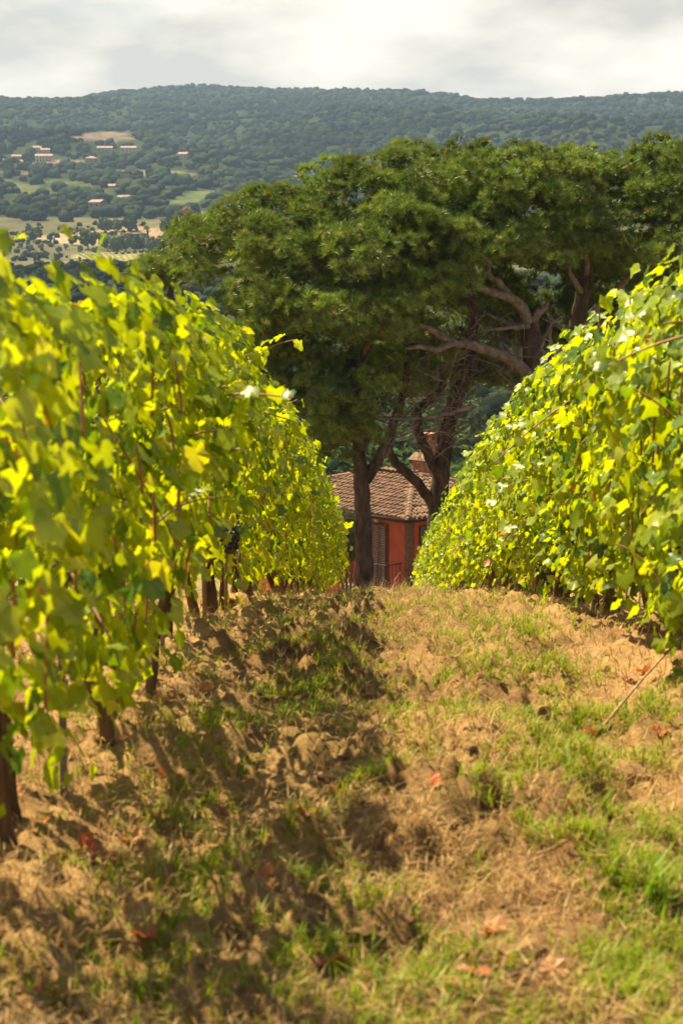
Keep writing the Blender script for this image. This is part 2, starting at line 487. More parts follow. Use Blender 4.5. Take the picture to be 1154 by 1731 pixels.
FIELDS = [  # place in the valley, size, turn, colour of the field
    (96, 277, 40, 7, -4, (0.19, 0.13, 0.09)), (178, 233, 46, 10, 0, (0.17, 0.13, 0.09)), (30, 291, 34, 3, 6, (0.20, 0.15, 0.09)),
    (235, 399, 130, 14, -2, (0.25, 0.175, 0.10)), (330, 400, 60, 22, 0, (0.25, 0.175, 0.10)), (222, 436, 85, 10, 2, (0.26, 0.23, 0.09)),
    (330, 333, 42, 10, -12, (0.085, 0.105, 0.04)), (505, 299, 40, 6, 0, (0.13, 0.125, 0.09)), (265, 293, 70, 4, 1, (0.13, 0.125, 0.06)),
    (130, 316, 60, 9, 10, (0.07, 0.085, 0.032)), (40, 318, 60, 9, 14, (0.085, 0.095, 0.035)), (120, 403, 60, 12, 0, (0.30, 0.22, 0.12)),
    (210, 290, 60, 3, 0, (0.14, 0.13, 0.06))]
tcol = np.tile(np.array([0.032, 0.044, 0.018]), (len(pts), 1)) * (1 + 0.25 * fbm(pts[:, 0] / 60, pts[:, 1] / 60, 3))[:, None]
tcol = np.where(((pts[:, 1] < 110))[:, None], np.array([0.20, 0.16, 0.07]), tcol)
mid = (py_ > 368) & (py_ < 470) & (pts[:, 1] > 850)
tcol[mid] = np.array([0.105, 0.100, 0.050]) * (1 + 0.35 * fbm(pts[mid, 0] / 40, pts[mid, 1] / 70, 3))[:, None]
wob = 0.35 * fbm(pts[:, 0] / 30, pts[:, 1] / 60, 2)
for cx, cy, rx, ry, rot, c in FIELDS:
    e = ell(px_, py_, cx, cy, rx, ry, rot) + wob
    m = (e < 1) & (pts[:, 1] > 600)
    tcol[m] = np.array(c) * (1 + 0.3 * fbm(pts[m, 0] / 14, pts[m, 1] / 40, 2))[:, None]
M_LAND, t = new_mat('valley_land')
c = mixc(t, 1.0, attr(t), ramp(t, noise_tex(t, 0.08, 6, 0.6), [(0.3, 0.75), (0.7, 1.2)]), 'MULTIPLY')
p = N(t, 'ShaderNodeBsdfDiffuse'); t.links.new(c, p.inputs[0])
t.links.new(bump(t, noise_tex(t, 0.2, 5, 0.6), 0.8, 3.0), p.inputs['Normal'])
out(t, p.outputs[0])
tag(obj('hills', mesh_np('hills', pts, grid_faces(*TX.shape), M_LAND, tcol, True)), 'wooded hills and valley fields beyond the vineyard', None, None, 'structure')

def on_land(px, py, guess=(560, 3600)):
    """the point of the valley that shows at this place of the photo"""
    yy = np.geomspace(guess[0], guess[1], 700)
    q = np.array([P(px, py, float(v)) for v in yy])
    d = q[:, 2] - terrain_z(q[:, 0], q[:, 1])
    i = int(np.argmax(d < 0)) if (d < 0).any() else len(yy) - 1
    p = q[i]
    return Vector((p[0], p[1], float(terrain_z(p[0], p[1]))))

# ------------------------------------------------------------------ haze
hz, t = new_mat('hazy_air')
v = N(t, 'ShaderNodeVolumePrincipled')
v.inputs['Color'].default_value = (0.46, 0.66, 0.94, 1)
v.inputs['Density'].default_value = 0.9e-4
v.inputs['Anisotropy'].default_value = 0.3
o_ = N(t, 'ShaderNodeOutputMaterial'); t.links.new(v.outputs[0], o_.inputs['Volume'])
b = MB(); b.box((0, 2000, 155), (5200, 5000, 400))
tag(obj('haze', b.mesh('haze', hz)), 'thin blue haze in the valley air', None, None, 'stuff')

# ------------------------------------------------------------------ woods on the hills
frng = np.random.default_rng(21)
# clearings round the houses: place and width in the photo
CLEAR = [(63, 260, 13), (77, 261, 15), (75, 274, 30), (28, 271, 16), (13, 276, 13), (34, 277, 10), (155, 276, 21), (178, 257, 25), (218, 259, 25), (311, 267, 16),
         (268, 267, 9), (192, 318, 15), (213, 336, 25), (166, 353, 26), (318, 388, 56), (292, 389, 24), (404, 343, 16)]
def wood_points(n, y0, y1, power=1.0):
    y = y0 + (y1 - y0) * frng.random(n) ** power
    x = (frng.random(n) * 2 - 1) * (0.235 * y) + 0.0
    return np.stack([x, y, terrain_z(x, y)], 1)
def not_field(p, margin=1.05):
    q = proj(p); ok = np.ones(len(p), bool)
    for cx, cy, rx, ry, rot, c in FIELDS:
        ok &= ell(q[:, 0], q[:, 1], cx, cy, rx * margin, ry * margin, rot) > 1
    for hx, hy, hw in CLEAR:
        ok &= ~((np.abs(q[:, 0] - hx) < hw * 0.62 + 2) & (q[:, 1] > hy - 7) & (q[:, 1] < hy + 8))
    return ok & (q[:, 0] > -120) & (q[:, 0] < 1280)
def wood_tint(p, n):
    pal = np.array([[0.026, 0.040, 0.022], [0.032, 0.046, 0.024], [0.021, 0.034, 0.021], [0.044, 0.054, 0.025], [0.036, 0.038, 0.024]])  # greens kept dark: cloud shadow over the hills is put into the colour
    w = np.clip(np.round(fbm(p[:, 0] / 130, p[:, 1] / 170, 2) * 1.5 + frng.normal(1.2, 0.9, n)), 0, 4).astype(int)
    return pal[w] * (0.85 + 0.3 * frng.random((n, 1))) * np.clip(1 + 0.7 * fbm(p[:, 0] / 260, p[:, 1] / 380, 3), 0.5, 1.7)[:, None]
def wood(name, label, p, rmin, rmax, geo, jit=0.2):
    r = rmin + (rmax - rmin) * frng.random(len(p)) ** 1.4
    R = np.stack([r, r, r * frng.uniform(0.6, 0.95, len(p))], 1)
    c = p + np.stack([0 * r, 0 * r, r * 0.55], 1)
    V, F = blobs(c, R, geo, frng, jit)
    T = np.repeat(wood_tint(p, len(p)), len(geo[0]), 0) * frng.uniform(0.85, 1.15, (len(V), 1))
    tag(obj(name, mesh_np(name, V, F, M_FOREST, T, True)), label, None, None, 'stuff')
p = wood_points(15500, 1450, 3620, 0.8); q = proj(p); p = p[not_field(p) & ((p[:, 1] > 2000) | (q[:, 0] > 700))]
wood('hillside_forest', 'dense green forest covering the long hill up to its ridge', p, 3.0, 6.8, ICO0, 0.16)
p = wood_points(5200, 1000, 2150, 0.85); q = proj(p); p = p[not_field(p, 1.12) & (q[:, 0] < 720) & ((q[:, 1] < 374) | (q[:, 0] > 360))]
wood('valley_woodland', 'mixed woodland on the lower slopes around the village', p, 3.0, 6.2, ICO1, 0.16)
p = wood_points(1300, 560, 860, 1.0); q = proj(p); p = p[(q[:, 0] < 480) & not_field(p, 1.1)]
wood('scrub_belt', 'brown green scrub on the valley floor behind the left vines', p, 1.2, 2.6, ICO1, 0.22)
p = wood_points(2600, 1000, 1330, 1.0); q = proj(p)
p = p[(q[:, 0] < 365) & (q[:, 1] > 380) & (ell(q[:, 0], q[:, 1], 222, 436, 92, 14, 2) > 1) & (fbm(p[:, 0] / 50, p[:, 1] / 60, 2) > -0.05)]
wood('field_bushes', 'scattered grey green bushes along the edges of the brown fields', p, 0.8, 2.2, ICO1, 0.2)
y = frng.uniform(95, 600, 2600); x = frng.uniform(-0.30, 0.30, 2600) * (y + 40); k_ = (np.abs(x / y) > 0.05) & ((y > 130) | (np.abs(x) > 24))
p = np.stack([x, y, terrain_z(x, y)], 1)[k_]
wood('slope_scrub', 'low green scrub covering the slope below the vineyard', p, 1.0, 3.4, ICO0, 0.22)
# thicket seen between the pine trunks
y = frng.uniform(120, 450, 1900); x = frng.uniform(-0.055, 0.05, 1900) * y
p = np.stack([x, y, terrain_z(x, y)], 1)
r = frng.uniform(0.45, 1.15, len(p)) * (0.6 + y / 500)
V, F = blobs(p + np.stack([0 * r, 0 * r, r * 0.6], 1), np.stack([r, r, r], 1), ICO1, frng, 0.3)
T = np.repeat(np.array([0.042, 0.068, 0.018]) * frng.uniform(0.5, 1.5, (len(p), 1)), len(ICO1[0]), 0) * frng.uniform(0.5, 1.5, (len(V), 1))
tag(obj('thicket', mesh_np('thicket', V, F, M_FOREST, T, False)), 'green thicket on the slope below the red house', None, None, 'stuff')

# ------------------------------------------------------------------ valley trees, one by one
def crown_mesh(name, kind, rng):
    """unit tree: height 1, crown as many small leafy lumps"""
    n = 34
    if kind == 'cypress':
        h = rng.random(n * 2) ** 0.8
        rad = 0.13 * np.sqrt(np.clip(np.sin(np.clip(h * 0.9 + 0.12, 0, 1) * np.pi), 0.02, 1))
        a = rng.random(n * 2) * 6.28
        C = np.stack([np.cos(a) * rad * 0.6, np.sin(a) * rad * 0.6, 0.06 + h * 0.9], 1); R = np.full(n * 2, 0.06)
        tp = np.array([0.030, 0.048, 0.022])
    elif kind == 'umbrella':
        a = rng.random(n) * 6.28; rr = np.sqrt(rng.random(n)) * 0.5
        C = np.stack([np.cos(a) * rr, np.sin(a) * rr, 0.72 + 0.16 * (1 - (rr / 0.5) ** 2) * rng.random(n)], 1); R = rng.uniform(0.10, 0.16, n)
        tp = np.array([0.045, 0.070, 0.025])
    else:
        d = rng.normal(size=(n, 3)); d /= np.linalg.norm(d, axis=1)[:, None]
        C = d * rng.uniform(0.5, 1, (n, 1)) * np.array([0.42, 0.42, 0.36]) + np.array([0, 0, 0.58]); R = rng.uniform(0.11, 0.20, n)
        tp = {'oak': np.array([0.060, 0.085, 0.028]), 'dark': np.array([0.030, 0.045, 0.020]), 'olive': np.array([0.14, 0.15, 0.09]),
              'autumn': np.array([0.30, 0.17, 0.06]), 'lime': np.array([0.26, 0.28, 0.05]), 'pale': np.array([0.12, 0.14, 0.06])}[kind]
    V, F = blobs(C, R, ICO1, rng, 0.2)
    T = np.repeat(rng.uniform(0.7, 1.35, (len(C), 1)), len(ICO1[0]), 0) * tp
    return mesh_np(name, V, F, M_FOREST, T, False)
tb = MB(); tb.tube([(0, 0, -0.05), (0.01, 0, 0.2), (0, 0.01, 0.5)], [0.045, 0.032, 0.02], 6)
TRUNK_ME = tb.mesh('trunk', M_FTRUNK, True)
tb = MB(); tb.tube([(0, 0, -0.05), (0.02, 0, 0.4), (0, 0.01, 0.76)], [0.035, 0.026, 0.02], 6)
for k in range(5):
    a = k * 1.26; tb.tube([(0, 0, 0.55), (math.cos(a) * 0.25, math.sin(a) * 0.25, 0.74)], [0.016, 0.01], 4)
UTRUNK_ME = tb.mesh('trunk', M_FTRUNK, True)
CROWNS = {k: [crown_mesh('crown', k, np.random.default_rng(40 + i * 9 + j)) for j in range(2)] for i, k in enumerate(('cypress', 'umbrella', 'oak', 'dark', 'olive', 'autumn', 'lime', 'pale'))}
def valley_tree(name, kind, px, py, hpx, label, group=None, k=0):
    """py is where its foot shows, hpx its height in the photo"""
    g = on_land(px, py)
    h = hpx * (g.y / FPX)
    tr = thing(name, label, 'tree', g, random.random() * 6, group)
    tr.scale = (h, h, h)
    obj('trunk', UTRUNK_ME if kind == 'umbrella' else TRUNK_ME, tr)
    obj('crown', CROWNS[kind][k % 2], tr)
VT = [('cypress_tree', 'cypress', 86, 413, 18, 'dark cypress standing beside the left white utility pole'),
      ('cypress_tree', 'cypress', 196, 407, 17, 'slim dark cypress behind the hedge of round trees, left of the middle'),
      ('cypress_tree', 'cypress', 250, 401, 13, 'short dark cypress on the brown field near the lime shrub'),
      ('cypress_tree', 'cypress', 304, 407, 24, 'tall dark cypress below the ochre farmhouse'),
      ('cypress_tree', 'cypress', 335, 373, 24, 'dark cypress rising behind the ochre farmhouse roof'),
      ('autumn_tree', 'autumn', 315, 377, 26, 'orange brown autumn tree beside the ochre farmhouse'),
      ('autumn_tree', 'autumn', 277, 380, 13, 'small rusty tree at the left end of the ochre farmhouse'),
      ('lime_shrub', 'lime', 248, 391, 11, 'bright lime green shrub at the edge of the brown field'),
      ('lime_shrub', 'lime', 349, 376, 20, 'light green leafy tree next to the stone pine crown'),
      ('round_tree', 'oak', 222, 392, 27, 'big round green tree at the wood edge above the brown field'),
      ('round_tree', 'oak', 177, 394, 25, 'dark round tree left of the biggest round tree'),
      ('round_tree', 'pale', 198, 392, 22, 'pale green tree between two dark round trees'),
      ('round_tree', 'oak', 283, 400, 28, 'large round tree in front of the ochre farmhouse'),
      ('round_tree', 'oak', 58, 409, 25, 'broad round tree at the left, above the vine leaves'),
      ('round_tree', 'oak', 149, 422, 32, 'bushy green tree right of the white utility pole'),
      ('round_tree', 'oak', 170, 412, 18, 'small upright tree just right of the bushy tree'),
      ('round_tree', 'dark', 124, 415, 16, 'small dark round tree on the brown field behind the pole'),
      ('dark_tree', 'dark', 199, 474, 34, 'nearly black tree rising just over the left vine tops, left one of the pair'),
      ('dark_tree', 'dark', 219, 472, 34, 'nearly black tree rising just over the left vine tops, right one of the pair'),
      ('dark_tree', 'dark', 277, 442, 26, 'dark pointed tree at the right end of the striped vineyard'),
      ('umbrella_pine', 'umbrella', 20, 291, 24, 'dark umbrella shaped pine left of the hillside village')]
for i, a in enumerate(VT): valley_tree(*a[:5], a[5], None, i)
for i, px in enumerate((182, 197, 213, 228, 243, 258, 272, 288, 297)):
    valley_tree('hedge_tree', 'pale' if i % 3 else 'oak', px, 425 + (i * 7) % 4, 27 + (i * 5) % 6, 'green tree in the dense hedge line behind the striped vineyard', 'trees of the hedge line behind the striped vineyard', i)
for i, (px, py) in enumerate(((36, 420), (50, 427), (70, 424), (100, 428), (112, 422), (136, 428), (160, 430), (44, 434), (120, 395), (104, 393), (130, 396), (322, 398), (312, 383), (60, 437), (78, 436))):
    valley_tree('olive_tree', 'olive', px, py, 10 + (i * 3) % 4, 'grey green olive tree in the grove on the valley floor', 'olive trees in the valley grove', i)
# striped vineyard: its rows
vb = MB()
for k in range(15):
    a = on_land(158 + k * 9.5, 445 - abs(k - 7) * 0.35, (560, 1400)); b2 = on_land(140 + k * 11.0 - 6, 428 + abs(k - 7) * 0.3, (560, 1400))
    n = 9
    pt = [a.lerp(b2, j / n) for j in range(n + 1)]
    pt = [(q.x, q.y, float(terrain_z(q.x, q.y)) + 0.5) for q in pt]
    vb.tube(pt, [0.55 + 0.15 * random.random() for _ in pt], 6)
M_ROWS = rough_mat('far_vine_rows', (0.10, 0.12, 0.03), (0.20, 0.19, 0.05), 0.5, 4, 0.95, 0, 0)
tag(obj('distant_vineyard', vb.mesh('distant_vineyard', M_ROWS)), 'striped rows of a far vineyard in the valley', None, None, 'stuff')

# ------------------------------------------------------------------ valley houses
def far_house(px, py, wpx, hpx, depth, wall, label, storeys=1, nwin=3, turn=0.15, hip=False, name='farmhouse', lean=False):
    g = on_land(px, py)
    s = g.y / FPX
    w, h, d = wpx * s, hpx * s, depth
    t = thing(name, label, 'house', g, turn)
    rh = 0.2 * d if not lean else 0.14 * d
    hw = h - rh
    m = MB(); m.box((0, 0, hw / 2 - 1.0), (w, d, hw + 2.0))
    if not hip:
        m.add([(-w / 2, -d / 2, hw), (-w / 2, d / 2, hw), (-w / 2, 0, hw + rh * 0.92), (w / 2, -d / 2, hw), (w / 2, d / 2, hw), (w / 2, 0, hw + rh * 0.92)], [(0, 2, 1), (3, 4, 5)])
    obj('wall', m.mesh('wall', wall), t)
    e = 0.5; x0, y0 = w / 2 + e, d / 2 + e; z0 = hw - 0.12; zr = hw + rh
    rx = x0 - (y0 if hip else 0); rx = max(rx, 0.5)
    m = MB()
    m.add([(-x0, -y0, z0), (x0, -y0, z0), (x0, y0, z0), (-x0, y0, z0), (-rx, 0, zr), (rx, 0, zr),
           (-x0, -y0, z0 + .25), (x0, -y0, z0 + .25), (x0, y0, z0 + .25), (-x0, y0, z0 + .25), (-rx, 0, zr + .25), (rx, 0, zr + .25)],
          [(6, 7, 11, 10), (8, 9, 10, 11), (9, 6, 10), (7, 8, 11), (1, 0, 4, 5), (3, 2, 5, 4), (0, 3, 4), (2, 1, 5), (0, 1, 7, 6), (1, 2, 8, 7), (2, 3, 9, 8), (3, 0, 6, 9)])
    rf = obj('roof', m.mesh('roof', M_FROOF), t)
    m = MB(); m.box((w * 0.22, d * 0.12, zr + 0.3), (0.9, 0.9, 1.6)); obj('chimney', m.mesh('chimney', M_FROOF), rf)
    for st in range(storeys):
        for k in range(nwin):
            wx = (-0.5 + (k + 0.5) / nwin) * w * 0.92; zz = (st + 0.52) * hw / storeys
            m = MB(); m.box((wx, -d / 2 - 0.01, zz), (1.0, 0.12, min(1.5, hw / storeys * 0.5))); obj('window', m.mesh('window', M_DARK), t)
    return t
far_house(63, 260, 13, 11, 8, M_WWHITE, 'white house at the top of the hillside village, leftmost of two', 2, 3, 0.3)
far_house(77, 261, 15, 9, 8, M_WCREAM, 'cream house at the top of the village beside the white one', 2, 3, 0.1)
far_house(75, 274, 28, 13, 10, M_WCREAM, 'long pale house with a brown roof at the foot of the village', 2, 5, 0.1)
far_house(28, 271, 16, 9, 8, M_WSTONE, 'small stone house at the left end of the village', 1, 3, 0.2)
far_house(13, 276, 13, 7, 7, M_WWHITE, 'small white house next to the umbrella pine', 1, 2, 0.4)
far_house(34, 277, 10, 6, 6, M_WWHITE, 'tiny white outbuilding right of the umbrella pine', 1, 2, 0.0)
far_house(155, 276, 21, 11, 10, M_WPINK, 'reddish pink house with a hipped roof on the slope', 2, 3, 0.1, True)
far_house(178, 257, 25, 9, 9, M_WSTONE, 'long stone house below the bare quarry, left of two alike', 2, 4, 0.05)
far_house(218, 259, 25, 10, 9, M_WCREAM, 'long cream house below the bare quarry, right of two alike', 2, 4, 0.05)
far_house(311, 267, 16, 9, 9, M_WCREAM, 'lone cream house with an orange roof among the trees', 1, 3, -0.3)
far_house(268, 267, 9, 4, 5, M_WWHITE, 'small white shed among the trees beside the lone cream house', 1, 2, 0.0)
far_house(192, 318, 15, 6, 7, M_WWHITE, 'low white house half hidden in the lower wood', 1, 3, 0.0)
far_house(213, 336, 25, 5, 7, M_WCREAM, 'long low shed with a pale roof above the stone farmhouse', 1, 4, 0.0)
far_house(166, 353, 24, 14, 9, M_WSTONE, 'stone farmhouse with a pale tiled roof in the middle of the wood', 1, 2, -0.5)
far_house(318, 388, 52, 13, 11, M_WOCHRE, 'long ochre farmhouse with terracotta roof beside the orange tree', 1, 5, -0.1)
far_house(292, 389, 22, 10, 8, M_WOCHRE, 'low ochre wing at the left of the long farmhouse', 1, 2, -0.1)
far_house(404, 343, 16, 10, 8, M_WWHITE, 'white house half behind the stone pine crown', 1, 2, 0.1)

# ------------------------------------------------------------------ utility poles with their wires
tops = []
for i, (px, y0, y1, lab) in enumerate(((91, 399, 448, 'pale concrete utility pole beside the left cypress'), (118, 416, 462, 'thin pale utility pole among brown scrub, right of the tall one'),
                                       (267, 371, 392, 'grey utility pole at the wood edge near the lime shrub'), (156, 444, 470, 'short grey pole just over the vine leaves'))):
    g = on_land(px, min(y1, 455), (620, 1400)); 
    h = (y1 - y0) * g.y / FPX
    o = thing('utility_pole', lab, 'pole', g)
    m = MB(); m.tube([(0, 0, -0.5), (0, 0, h)], [0.20, 0.13], 8); obj('post', m.mesh('post', M_POLE), o)
    m = MB(); m.box((0, 0, h * 0.94), (1.5, 0.15, 0.15)); obj('crossarm', m.mesh('crossarm', M_POLE), o)
    tops.append(g + Vector((0, 0, h * 0.95)))
def wire(a, b, sag, lab, r=0.05):
    m = MB(); m.tube([tuple(a.lerp(b, k / 8) - Vector((0, 0, sag * 4 * (k / 8) * (1 - k / 8)))) for k in range(9)], r, 4)
    tag(obj('power_line', m.mesh('power_line', M_POLE)), lab, 'wire')
wire(tops[0], tops[1], 1.0, 'sagging power line between the two pale poles')
wire(tops[1], tops[3], 1.0, 'power line from the thin pale pole to the short grey pole')

# ------------------------------------------------------------------ red house
HD = 74.0
corner = P(690, 880, HD)                       # wall corner just under the eave
VA = math.atan((577 + 2360) / FPX) - YAW       # wall runs back to the left at this angle from the row direction
VA = math.atan((577 + 2360) / FPX) + YAW
house = thing('red_house', 'red rendered house with tiled hip roof below the stone pines', 'house', corner, 0)
HL, HW, WH = 9.0, 7.0, 4.2
# local frame: x along the shutter wall (away to the left), y along the side wall (away to the right)
ex = Vector((-math.sin(VA), math.cos(VA), 0)); ey = Vector((math.cos(VA), math.sin(VA), 0))
house.matrix_world = Matrix(((ex.x, ey.x, 0, corner.x), (ex.y, ey.y, 0, corner.y), (0, 0, 1, corner.z), (0, 0, 0, 1)))
# (ex, ey, up) is left-handed when ex points left: mirror faces are harmless, but keep it proper by using -ey inside
house.matrix_world = Matrix(((ex.x, -ey.x, 0, corner.x), (ex.y, -ey.y, 0, corner.y), (0, 0, 1, corner.z), (0, 0, 0, 1)))
# now local +x goes left along the shutter wall, local -y goes right along the side wall; outside is +y (shutter wall) and -x (side wall)
def hpart(name, m, mat, parent=None, smooth=False): return obj(name, m.mesh(name, mat, smooth), parent or house)
m = MB(); m.box((HL / 2, -HW / 2, -WH / 2), (HL, HW, WH)); wall = hpart('wall', m, M_RED)
m = MB(); m.box((0.06, 0.014, -WH / 2), (0.2, 0.06, WH)); m.box((-0.014, -0.12, -WH / 2), (0.06, 0.3, WH)); hpart('corner_pilaster', m, M_SHUT)
# porch: flat dark panel stands in for the shaded opening in the side wall
m = MB(); m.box((-0.02, -1.1, -1.7), (0.08, 1.1, 2.9)); hpart('porch_shade_panel', m, M_DARK)
# shutter door
def wx_of(px):
    lo, hi = 0, 9
    for _ in range(40):
        mid = (lo + hi) / 2; q = corner + ex * mid
        if proj([tuple(q)])[0][0] > px: lo = mid
        else: hi = mid
    return lo
d0, d1 = wx_of(655), wx_of(631)
dtop = -0.30; dh = 2.35
dw = d1 - d0
m = MB(); m.box(((d0 + d1) / 2, 0.01, dtop - dh / 2), (dw + 0.12, 0.06, dh + 0.12)); door = hpart('door', m, M_SHUT)
for k in range(2):
    a = d0 + k * dw / 2 + 0.01; bq = a + dw / 2 - 0.02
    m = MB()
    for xx in (a + 0.03, bq - 0.03): m.box((xx, 0.07, dtop - dh / 2), (0.06, 0.05, dh))
    for zz in (dtop - 0.04, dtop - dh / 2, dtop - dh + 0.05): m.box(((a + bq) / 2, 0.068, zz), (bq - a, 0.045, 0.09))
    sh = hpart('shutter', m, M_SHUT, door)
    R = Matrix.Rotation(0.6, 3, 'X')
    sl = MB()
    for j in range(34):
        sl.box(((a + bq) / 2, 0.072, dtop - 0.1 - j * (dh - 0.2) / 34), (bq - a - 0.12, 0.045, 0.012), R)
    tag(hpart('slats', sl, M_SLAT, door), None, None, None, 'stuff')
# second, half hidden window behind the trunk's left
w0 = wx_of(604); m = MB(); m.box((w0 + 0.35, 0.01, -1.1), (0.8, 0.05, 1.2)); wn = hpart('window', m, M_SHUT)
m = MB(); m.box((w0 + 0.35, 0.045, -1.1), (0.64, 0.03, 1.04)); hpart('pane', m, M_DARK, wn)
# balcony with iron bars
m = MB(); m.box(((d0 + d1) / 2 + 0.1, 0.42, dtop - dh - 0.08), (2.6, 0.8, 0.12)); bal = hpart('balcony', m, M_STONE)
bx0, bx1 = (d0 + d1) / 2 - 1.2, (d0 + d1) / 2 + 1.4
rail = MB(); zr = dtop - dh + 1.0
rail.tube([(bx0, 0.03, zr), (bx0, 0.78, zr), (bx1, 0.78, zr), (bx1, 0.03, zr)], 0.022, 6)
rail.tube([(bx0, 0.03, zr - 0.9), (bx0, 0.78, zr - 0.9), (bx1, 0.78, zr - 0.9), (bx1, 0.03, zr - 0.9)], 0.018, 6)
hpart('railing', rail, M_IRON, bal)
for k in range(12):
    xx = bx0 + 0.06 + k * (bx1 - bx0 - 0.12) / 11
    m = MB(); m.tube([(xx, 0.78, zr), (xx, 0.785, zr - 0.4), (xx, 0.87, zr - 0.65), (xx, 0.78, zr - 0.9)], 0.018, 4); hpart('bar', m, M_IRON, bal)
for k in range(4):
    m = MB(); yy = 0.12 + k * 0.18; m.tube([(bx0, yy, zr), (bx0 - 0.005, yy, zr - 0.4), (bx0 - 0.09, yy, zr - 0.65), (bx0, yy, zr - 0.9)], 0.018, 4); hpart('bar', m, M_IRON, bal)
# wall lamp, gutter, drain pipe
lx = wx_of(643); m = MB(); V, F = ICO2; m.add(V * 0.11 + np.array([lx, 0.2, -0.10]), F); m.tube([(lx, 0, 0.02), (lx, 0.2, 0.02), (lx, 0.2, -0.04)], 0.02, 5); hpart('wall_lamp', m, M_LAMP, None, True)
OV = 0.45; EZ = 0.10
m = MB(); m.tube([(HL + OV, OV + 0.06, EZ - 0.04), (-OV, OV + 0.06, EZ - 0.04)], 0.075, 8); m.tube([(-OV - 0.06, OV, EZ - 0.04), (-OV - 0.06, -HW - OV, EZ - 0.04)], 0.075, 8); hpart('gutter', m, M_IRON, None, True)
m = MB(); m.tube([(-OV, -1.95, EZ - 0.1), (-0.08, -1.95, -0.4), (-0.08, -1.95, -WH)], 0.05, 8); hpart('drain_pipe', m, M_IRON, None, True)
# hip roof: deck and tiles
RH = 1.05; hx0, hx1, hy0, hy1 = -OV, HL + OV, -HW - OV, OV
half = (hy1 - hy0) / 2; yc = (hy0 + hy1) / 2
ra, rb = Vector((hx0 + half, yc, EZ + RH)), Vector((hx1 - half, yc, EZ + RH))
m = MB(); m.add([(hx0, hy0, EZ), (hx1, hy0, EZ), (hx1, hy1, EZ), (hx0, hy1, EZ), tuple(ra), tuple(rb)], [(0, 1, 5, 4), (2, 3, 4, 5), (1, 2, 5), (3, 0, 4), (3, 2, 1, 0)])
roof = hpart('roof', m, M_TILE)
tl = MB(); trg = np.random.default_rng(3)
def tile_face(o, ax, sl, length, slope_len, trim0, trim1):
    """o: eave start, ax: along eave, sl: up the slope (unit), rows of half-round tiles"""
    nrm = Vector(ax).cross(Vector(sl)); nrm = nrm if nrm.z > 0 else -nrm
    cols = int(length / 0.25); rows = int(slope_len / 0.34)
    for i in range(cols + 1):
        for j in range(rows + 1):
            a = i * length / cols; s = j * 0.34 - 0.06
            f = s / slope_len
            if a < trim0 * f * 1.0 + 0.02 or a > length - trim1 * f - 0.02: continue
            c0 = Vector(o) + Vector(ax) * (a + trg.normal(0, 0.008)) + Vector(sl) * s + nrm * (0.012 + trg.normal(0, 0.006))
            c1 = c0 + Vector(sl) * 0.40 + nrm * -0.012
            V = []
            for c, r, up in ((c0, 0.105, 0.014), (c1, 0.090, 0.0)):
                for th in (0, 45, 90, 135, 180):
                    q = math.radians(th); V.append(c + Vector(ax) * (math.cos(q) * r) + nrm * (math.sin(q) * r * 1.15 + up))
            tl.add([tuple(v) for v in V], [(k, k + 1, k + 6, k + 5) for k in range(4)] + [(0, 1, 2, 3, 4)])
rise = math.hypot(half, RH); cs, sn = half / rise, RH / rise
tile_face((hx0, hy1, EZ), (1, 0, 0), (0, -cs, sn), hx1 - hx0, rise, half, half)
tile_face((hx0, hy0, EZ), (0, 1, 0), (cs, 0, sn), hy1 - hy0, rise, half, half)
tile_face((hx0, hy0, EZ), (1, 0, 0), (0, cs, sn), hx1 - hx0, rise, half, half)
for A, B in (((hx0, hy1, EZ), ra), ((hx1, hy1, EZ), rb), (ra, rb), ((hx0, hy0, EZ), ra)):
    A, B = Vector(A), Vector(B); n = int((B - A).length / 0.36)
    d = (B - A).normalized(); sd_ = d.cross(Vector((0, 0, 1))).normalized()
    for k in range(n):
        c0 = A + d * (k * 0.36) + Vector((0, 0, 0.05 + trg.normal(0, 0.01))); c1 = c0 + d * 0.42
        V = [];
        for c, r in ((c0, 0.15), (c1, 0.125)):
            for th in (0, 45, 90, 135, 180):
                q = math.radians(th); V.append(tuple(c + sd_ * math.cos(q) * r + Vector((0, 0, math.sin(q) * r))))
        tl.add(V, [(j, j + 1, j + 6, j + 5) for j in range(4)] + [(0, 1, 2, 3, 4)])
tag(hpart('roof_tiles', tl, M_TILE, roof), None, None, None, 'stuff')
# brick chimney with a gabled tile cap, and the slim pot behind it
def inv(pt): return house.matrix_world.inverted() @ pt
cq = inv(P(716, 800, HD + 5.6)); cb = MB(); cw, cd = 0.66, 0.55; ch = 0.85
zc0 = cq.z - 0.9
brk = MB()
for j in range(int((ch + 0.6) / 0.075)):
    zz = zc0 + j * 0.075
    for sgn in (-1, 1):
        for k in range(3):
            o2 = 0.12 if j % 2 else 0.0
            brk.box((cq.x - cw / 2 + 0.12 + k * 0.24, cq.y + sgn * cd / 2, zz), (0.225, 0.05 + trg.uniform(0, 0.012), 0.062))
            if k < 2: brk.box((cq.x + sgn * cw / 2, cq.y - cd / 2 + 0.16 + k * 0.26, zz), (0.05 + trg.uniform(0, 0.012), 0.225, 0.062))
m = MB(); m.box((cq.x, cq.y, zc0 + (ch + 0.6) / 2), (cw, cd, ch + 0.6)); chim = hpart('chimney', m, M_STONE)
tag(hpart('bricks', brk, M_BRICK, chim), None, None, None, 'stuff')
zt = zc0 + ch + 0.6
